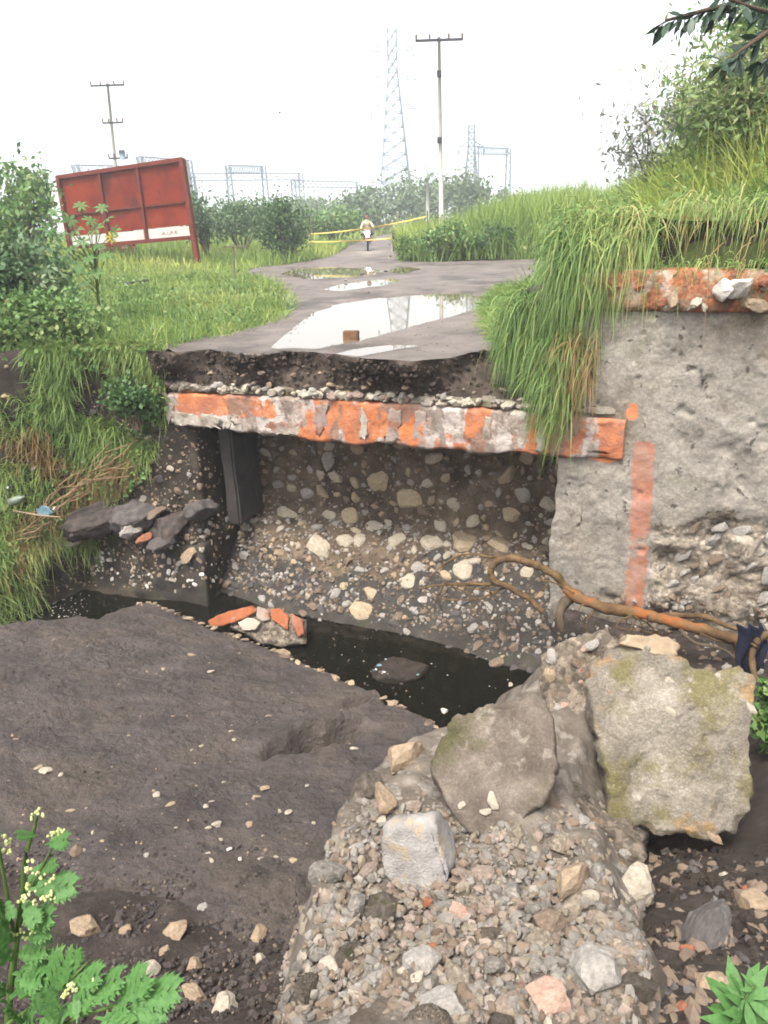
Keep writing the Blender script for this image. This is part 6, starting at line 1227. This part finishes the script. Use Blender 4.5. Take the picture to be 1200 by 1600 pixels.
def lattice(px, top, y, w0, w1, lab, arms, cat='lattice tower'):
    t = at_y(px, top, y); b = np.array([t[0], y, 0.]); H = t[2]; root_ = thing('lattice_tower', lab, cat, tuple(b))
    def corner(k, f): w = (w0 + (w1 - w0) * min(1, f * 1.25)) / 2; sx, sy = ((-1,-1),(1,-1),(1,1),(-1,1))[k]; return np.array([b[0] + sx*w, b[1] + sy*w, H*f])
    for k in range(4):
        mb = MB(); 
        for i in range(10): mb.bar(corner(k, i/10), corner(k, (i+1)/10), .02*w0+.05)
        mb.build('leg', M_galv, root_)
    mb = MB(); n = 14
    for i in range(n):
        f0, f1 = (i/n)**.9, ((i+1)/n)**.9
        for k in range(4):
            j = (k+1) % 4; mb.bar(corner(k, f0), corner(j, f1), .012*w0+.03); mb.bar(corner(j, f0), corner(k, f1), .012*w0+.03); mb.bar(corner(k, f1), corner(j, f1), .012*w0+.03)
    mb.build('bracing', M_galv, root_)
    for (f, w) in arms:
        z = H * f
        for s in (-1, 1):
            mb = MB(); tip = np.array([b[0] + s*w, b[1], z]); 
            for k in ((0, 3) if s < 0 else (1, 2)):
                c0 = corner(k, f); c1 = corner(k, min(1, f + .045)); mb.bar(c0, tip, .07); mb.bar(c1, tip, .07); mb.bar((c0 + tip) / 2, (c1 + tip) / 2, .05)
            mb.tube([tip, tip - [0, 0, .6], tip - [0, 0, 1.2]], [.05, .12, .05], 6)
            mb.build('crossarm', M_galv, root_)
    return root_, b, H
_, LB, LH = lattice(612, 46, 120, 5.6, 1.3, 'tall hazy steel lattice tower beyond the road end', ((.62, 3.2), (.76, 3.4), (.90, 3.0)))
lattice(737, 196, 105, 2.6, .8, 'slim hazy lattice mast right of the roadside pole', ((.80, 1.6),))
def gantry(pxa, pxb, topa, topb, ya, yb, lab):
    a, b = at_y(pxa, topa, ya), at_y(pxb, topb, yb); b[2] = a[2] = (a[2] + b[2]) / 2; g = thing('substation_gantry', lab, 'substation frame', ((a[0]+b[0])/2, (a[1]+b[1])/2, 0), 'substation frames beyond the billboard')
    for q in (a, b):
        mb = MB()
        for sx, sy in ((-.45, -.45), (.45, -.45), (.45, .45), (-.45, .45)): mb.bar((q[0]+sx*1.3, q[1]+sy*1.3, 0), (q[0]+sx*.7, q[1]+sy*.7, q[2]), .14)
        for i in range(8):
            z0, z1 = q[2]*i/8, q[2]*(i+1)/8
            mb.bar((q[0]-.5, q[1]-.5, z0), (q[0]+.5, q[1]-.5, z1), .08); mb.bar((q[0]+.5, q[1]-.5, z0), (q[0]-.5, q[1]-.5, z1), .08); mb.bar((q[0]-.5, q[1]+.5, z0), (q[0]-.5, q[1]-.5, z1), .08)
        mb.build('column', M_galv, g)
    mb = MB(); n = 14
    for dz in (0, -1.1):
        for dy in (-.4, .4): mb.bar(a + [0, dy, dz], b + [0, dy, dz], .13)
    for i in range(n):
        p, q = a + (b - a) * i / n, a + (b - a) * (i + 1) / n; mb.bar(p + [0, -.4, 0], q + [0, -.4, -1.1], .08); mb.bar(p + [0, -.4, -1.1], q + [0, -.4, 0], .08)
    mb.build('beam', M_galv, g); return a, b
G = [gantry(118, 292, 258, 262, 112, 125, 'leftmost substation frame, mostly behind the billboard'), gantry(218, 296, 243, 252, 120, 130, 'substation frame just above the billboard top edge'),
     gantry(356, 412, 256, 262, 135, 140, 'tallest substation frame over the wide shrub'), gantry(300, 470, 268, 274, 140, 150, 'long low substation frame behind the tallest one'),
     gantry(458, 560, 278, 288, 150, 165, 'rightmost substation frame near the road bend'), gantry(745, 795, 230, 232, 150, 155, 'pale substation frame right of the slim mast')]
def wire(a, b, sag, lab, grp='power lines'):
    n = 16; P = [np.array(a) + (np.array(b) - np.array(a)) * i / n - np.array([0, 0, sag * 4 * (i/n) * (1 - i/n)]) for i in range(n + 1)]
    tag(MB().tube(P, .014, 4).build('power_line', M_wire, smooth=True), lab, 'power line', grp)
for i, dz in enumerate((-.3, -1.3)): wire(G[0][0] + [0, 0, dz], G[1][1] + [0, 0, dz], .8, ('upper' if i == 0 else 'lower') + ' thin wire between the frames behind the billboard')
for i, dz in enumerate((0.2, -.9)): wire(G[1][1] + [0, 0, dz], G[4][0] + [0, 0, dz], 1.2, ('upper' if i == 0 else 'lower') + ' thin sagging wire over the shrubs between substation frames')
# ------------------------------------------------------------------ bird
bi = thing('bird', 'tiny dark bird flying in the white sky', 'bird', at_y(437, 176, 40)); c = at_y(437, 176, 40)
MB().tube([c + [-.02, .12, 0], c, c + [.02, -.12, .02]], [.01, .05, .02], 8).build('body', M_dkmetal, bi, smooth=True)
for s in (-1, 1): MB().add([c + [0, .05, 0], c + [0, -.05, 0], c + [s*.12, -.03, .11], c + [s*.06, .06, .05], c + [0, 0, .012]], [(0, 4, 2, 3), (4, 1, 2), (0, 3, 2, 1)]).build('wing', M_dkmetal, bi)

# ------------------------------------------------------------------ haze
hz = bpy.data.materials.new('haze'); hz.use_nodes = True; nt = hz.node_tree; nt.nodes.clear(); o_ = nt.nodes.new('ShaderNodeOutputMaterial'); pv = nt.nodes.new('ShaderNodeVolumePrincipled')
pv.inputs['Color'].default_value = (.93, .96, 1, 1); pv.inputs['Density'].default_value = .0017; pv.inputs['Anisotropy'].default_value = .2
nt.links.new(pv.outputs[0], o_.inputs['Volume'])
MB().box((-1250, -40, -6), (1250, 1260, 38)).build('haze', hz, kind='stuff')
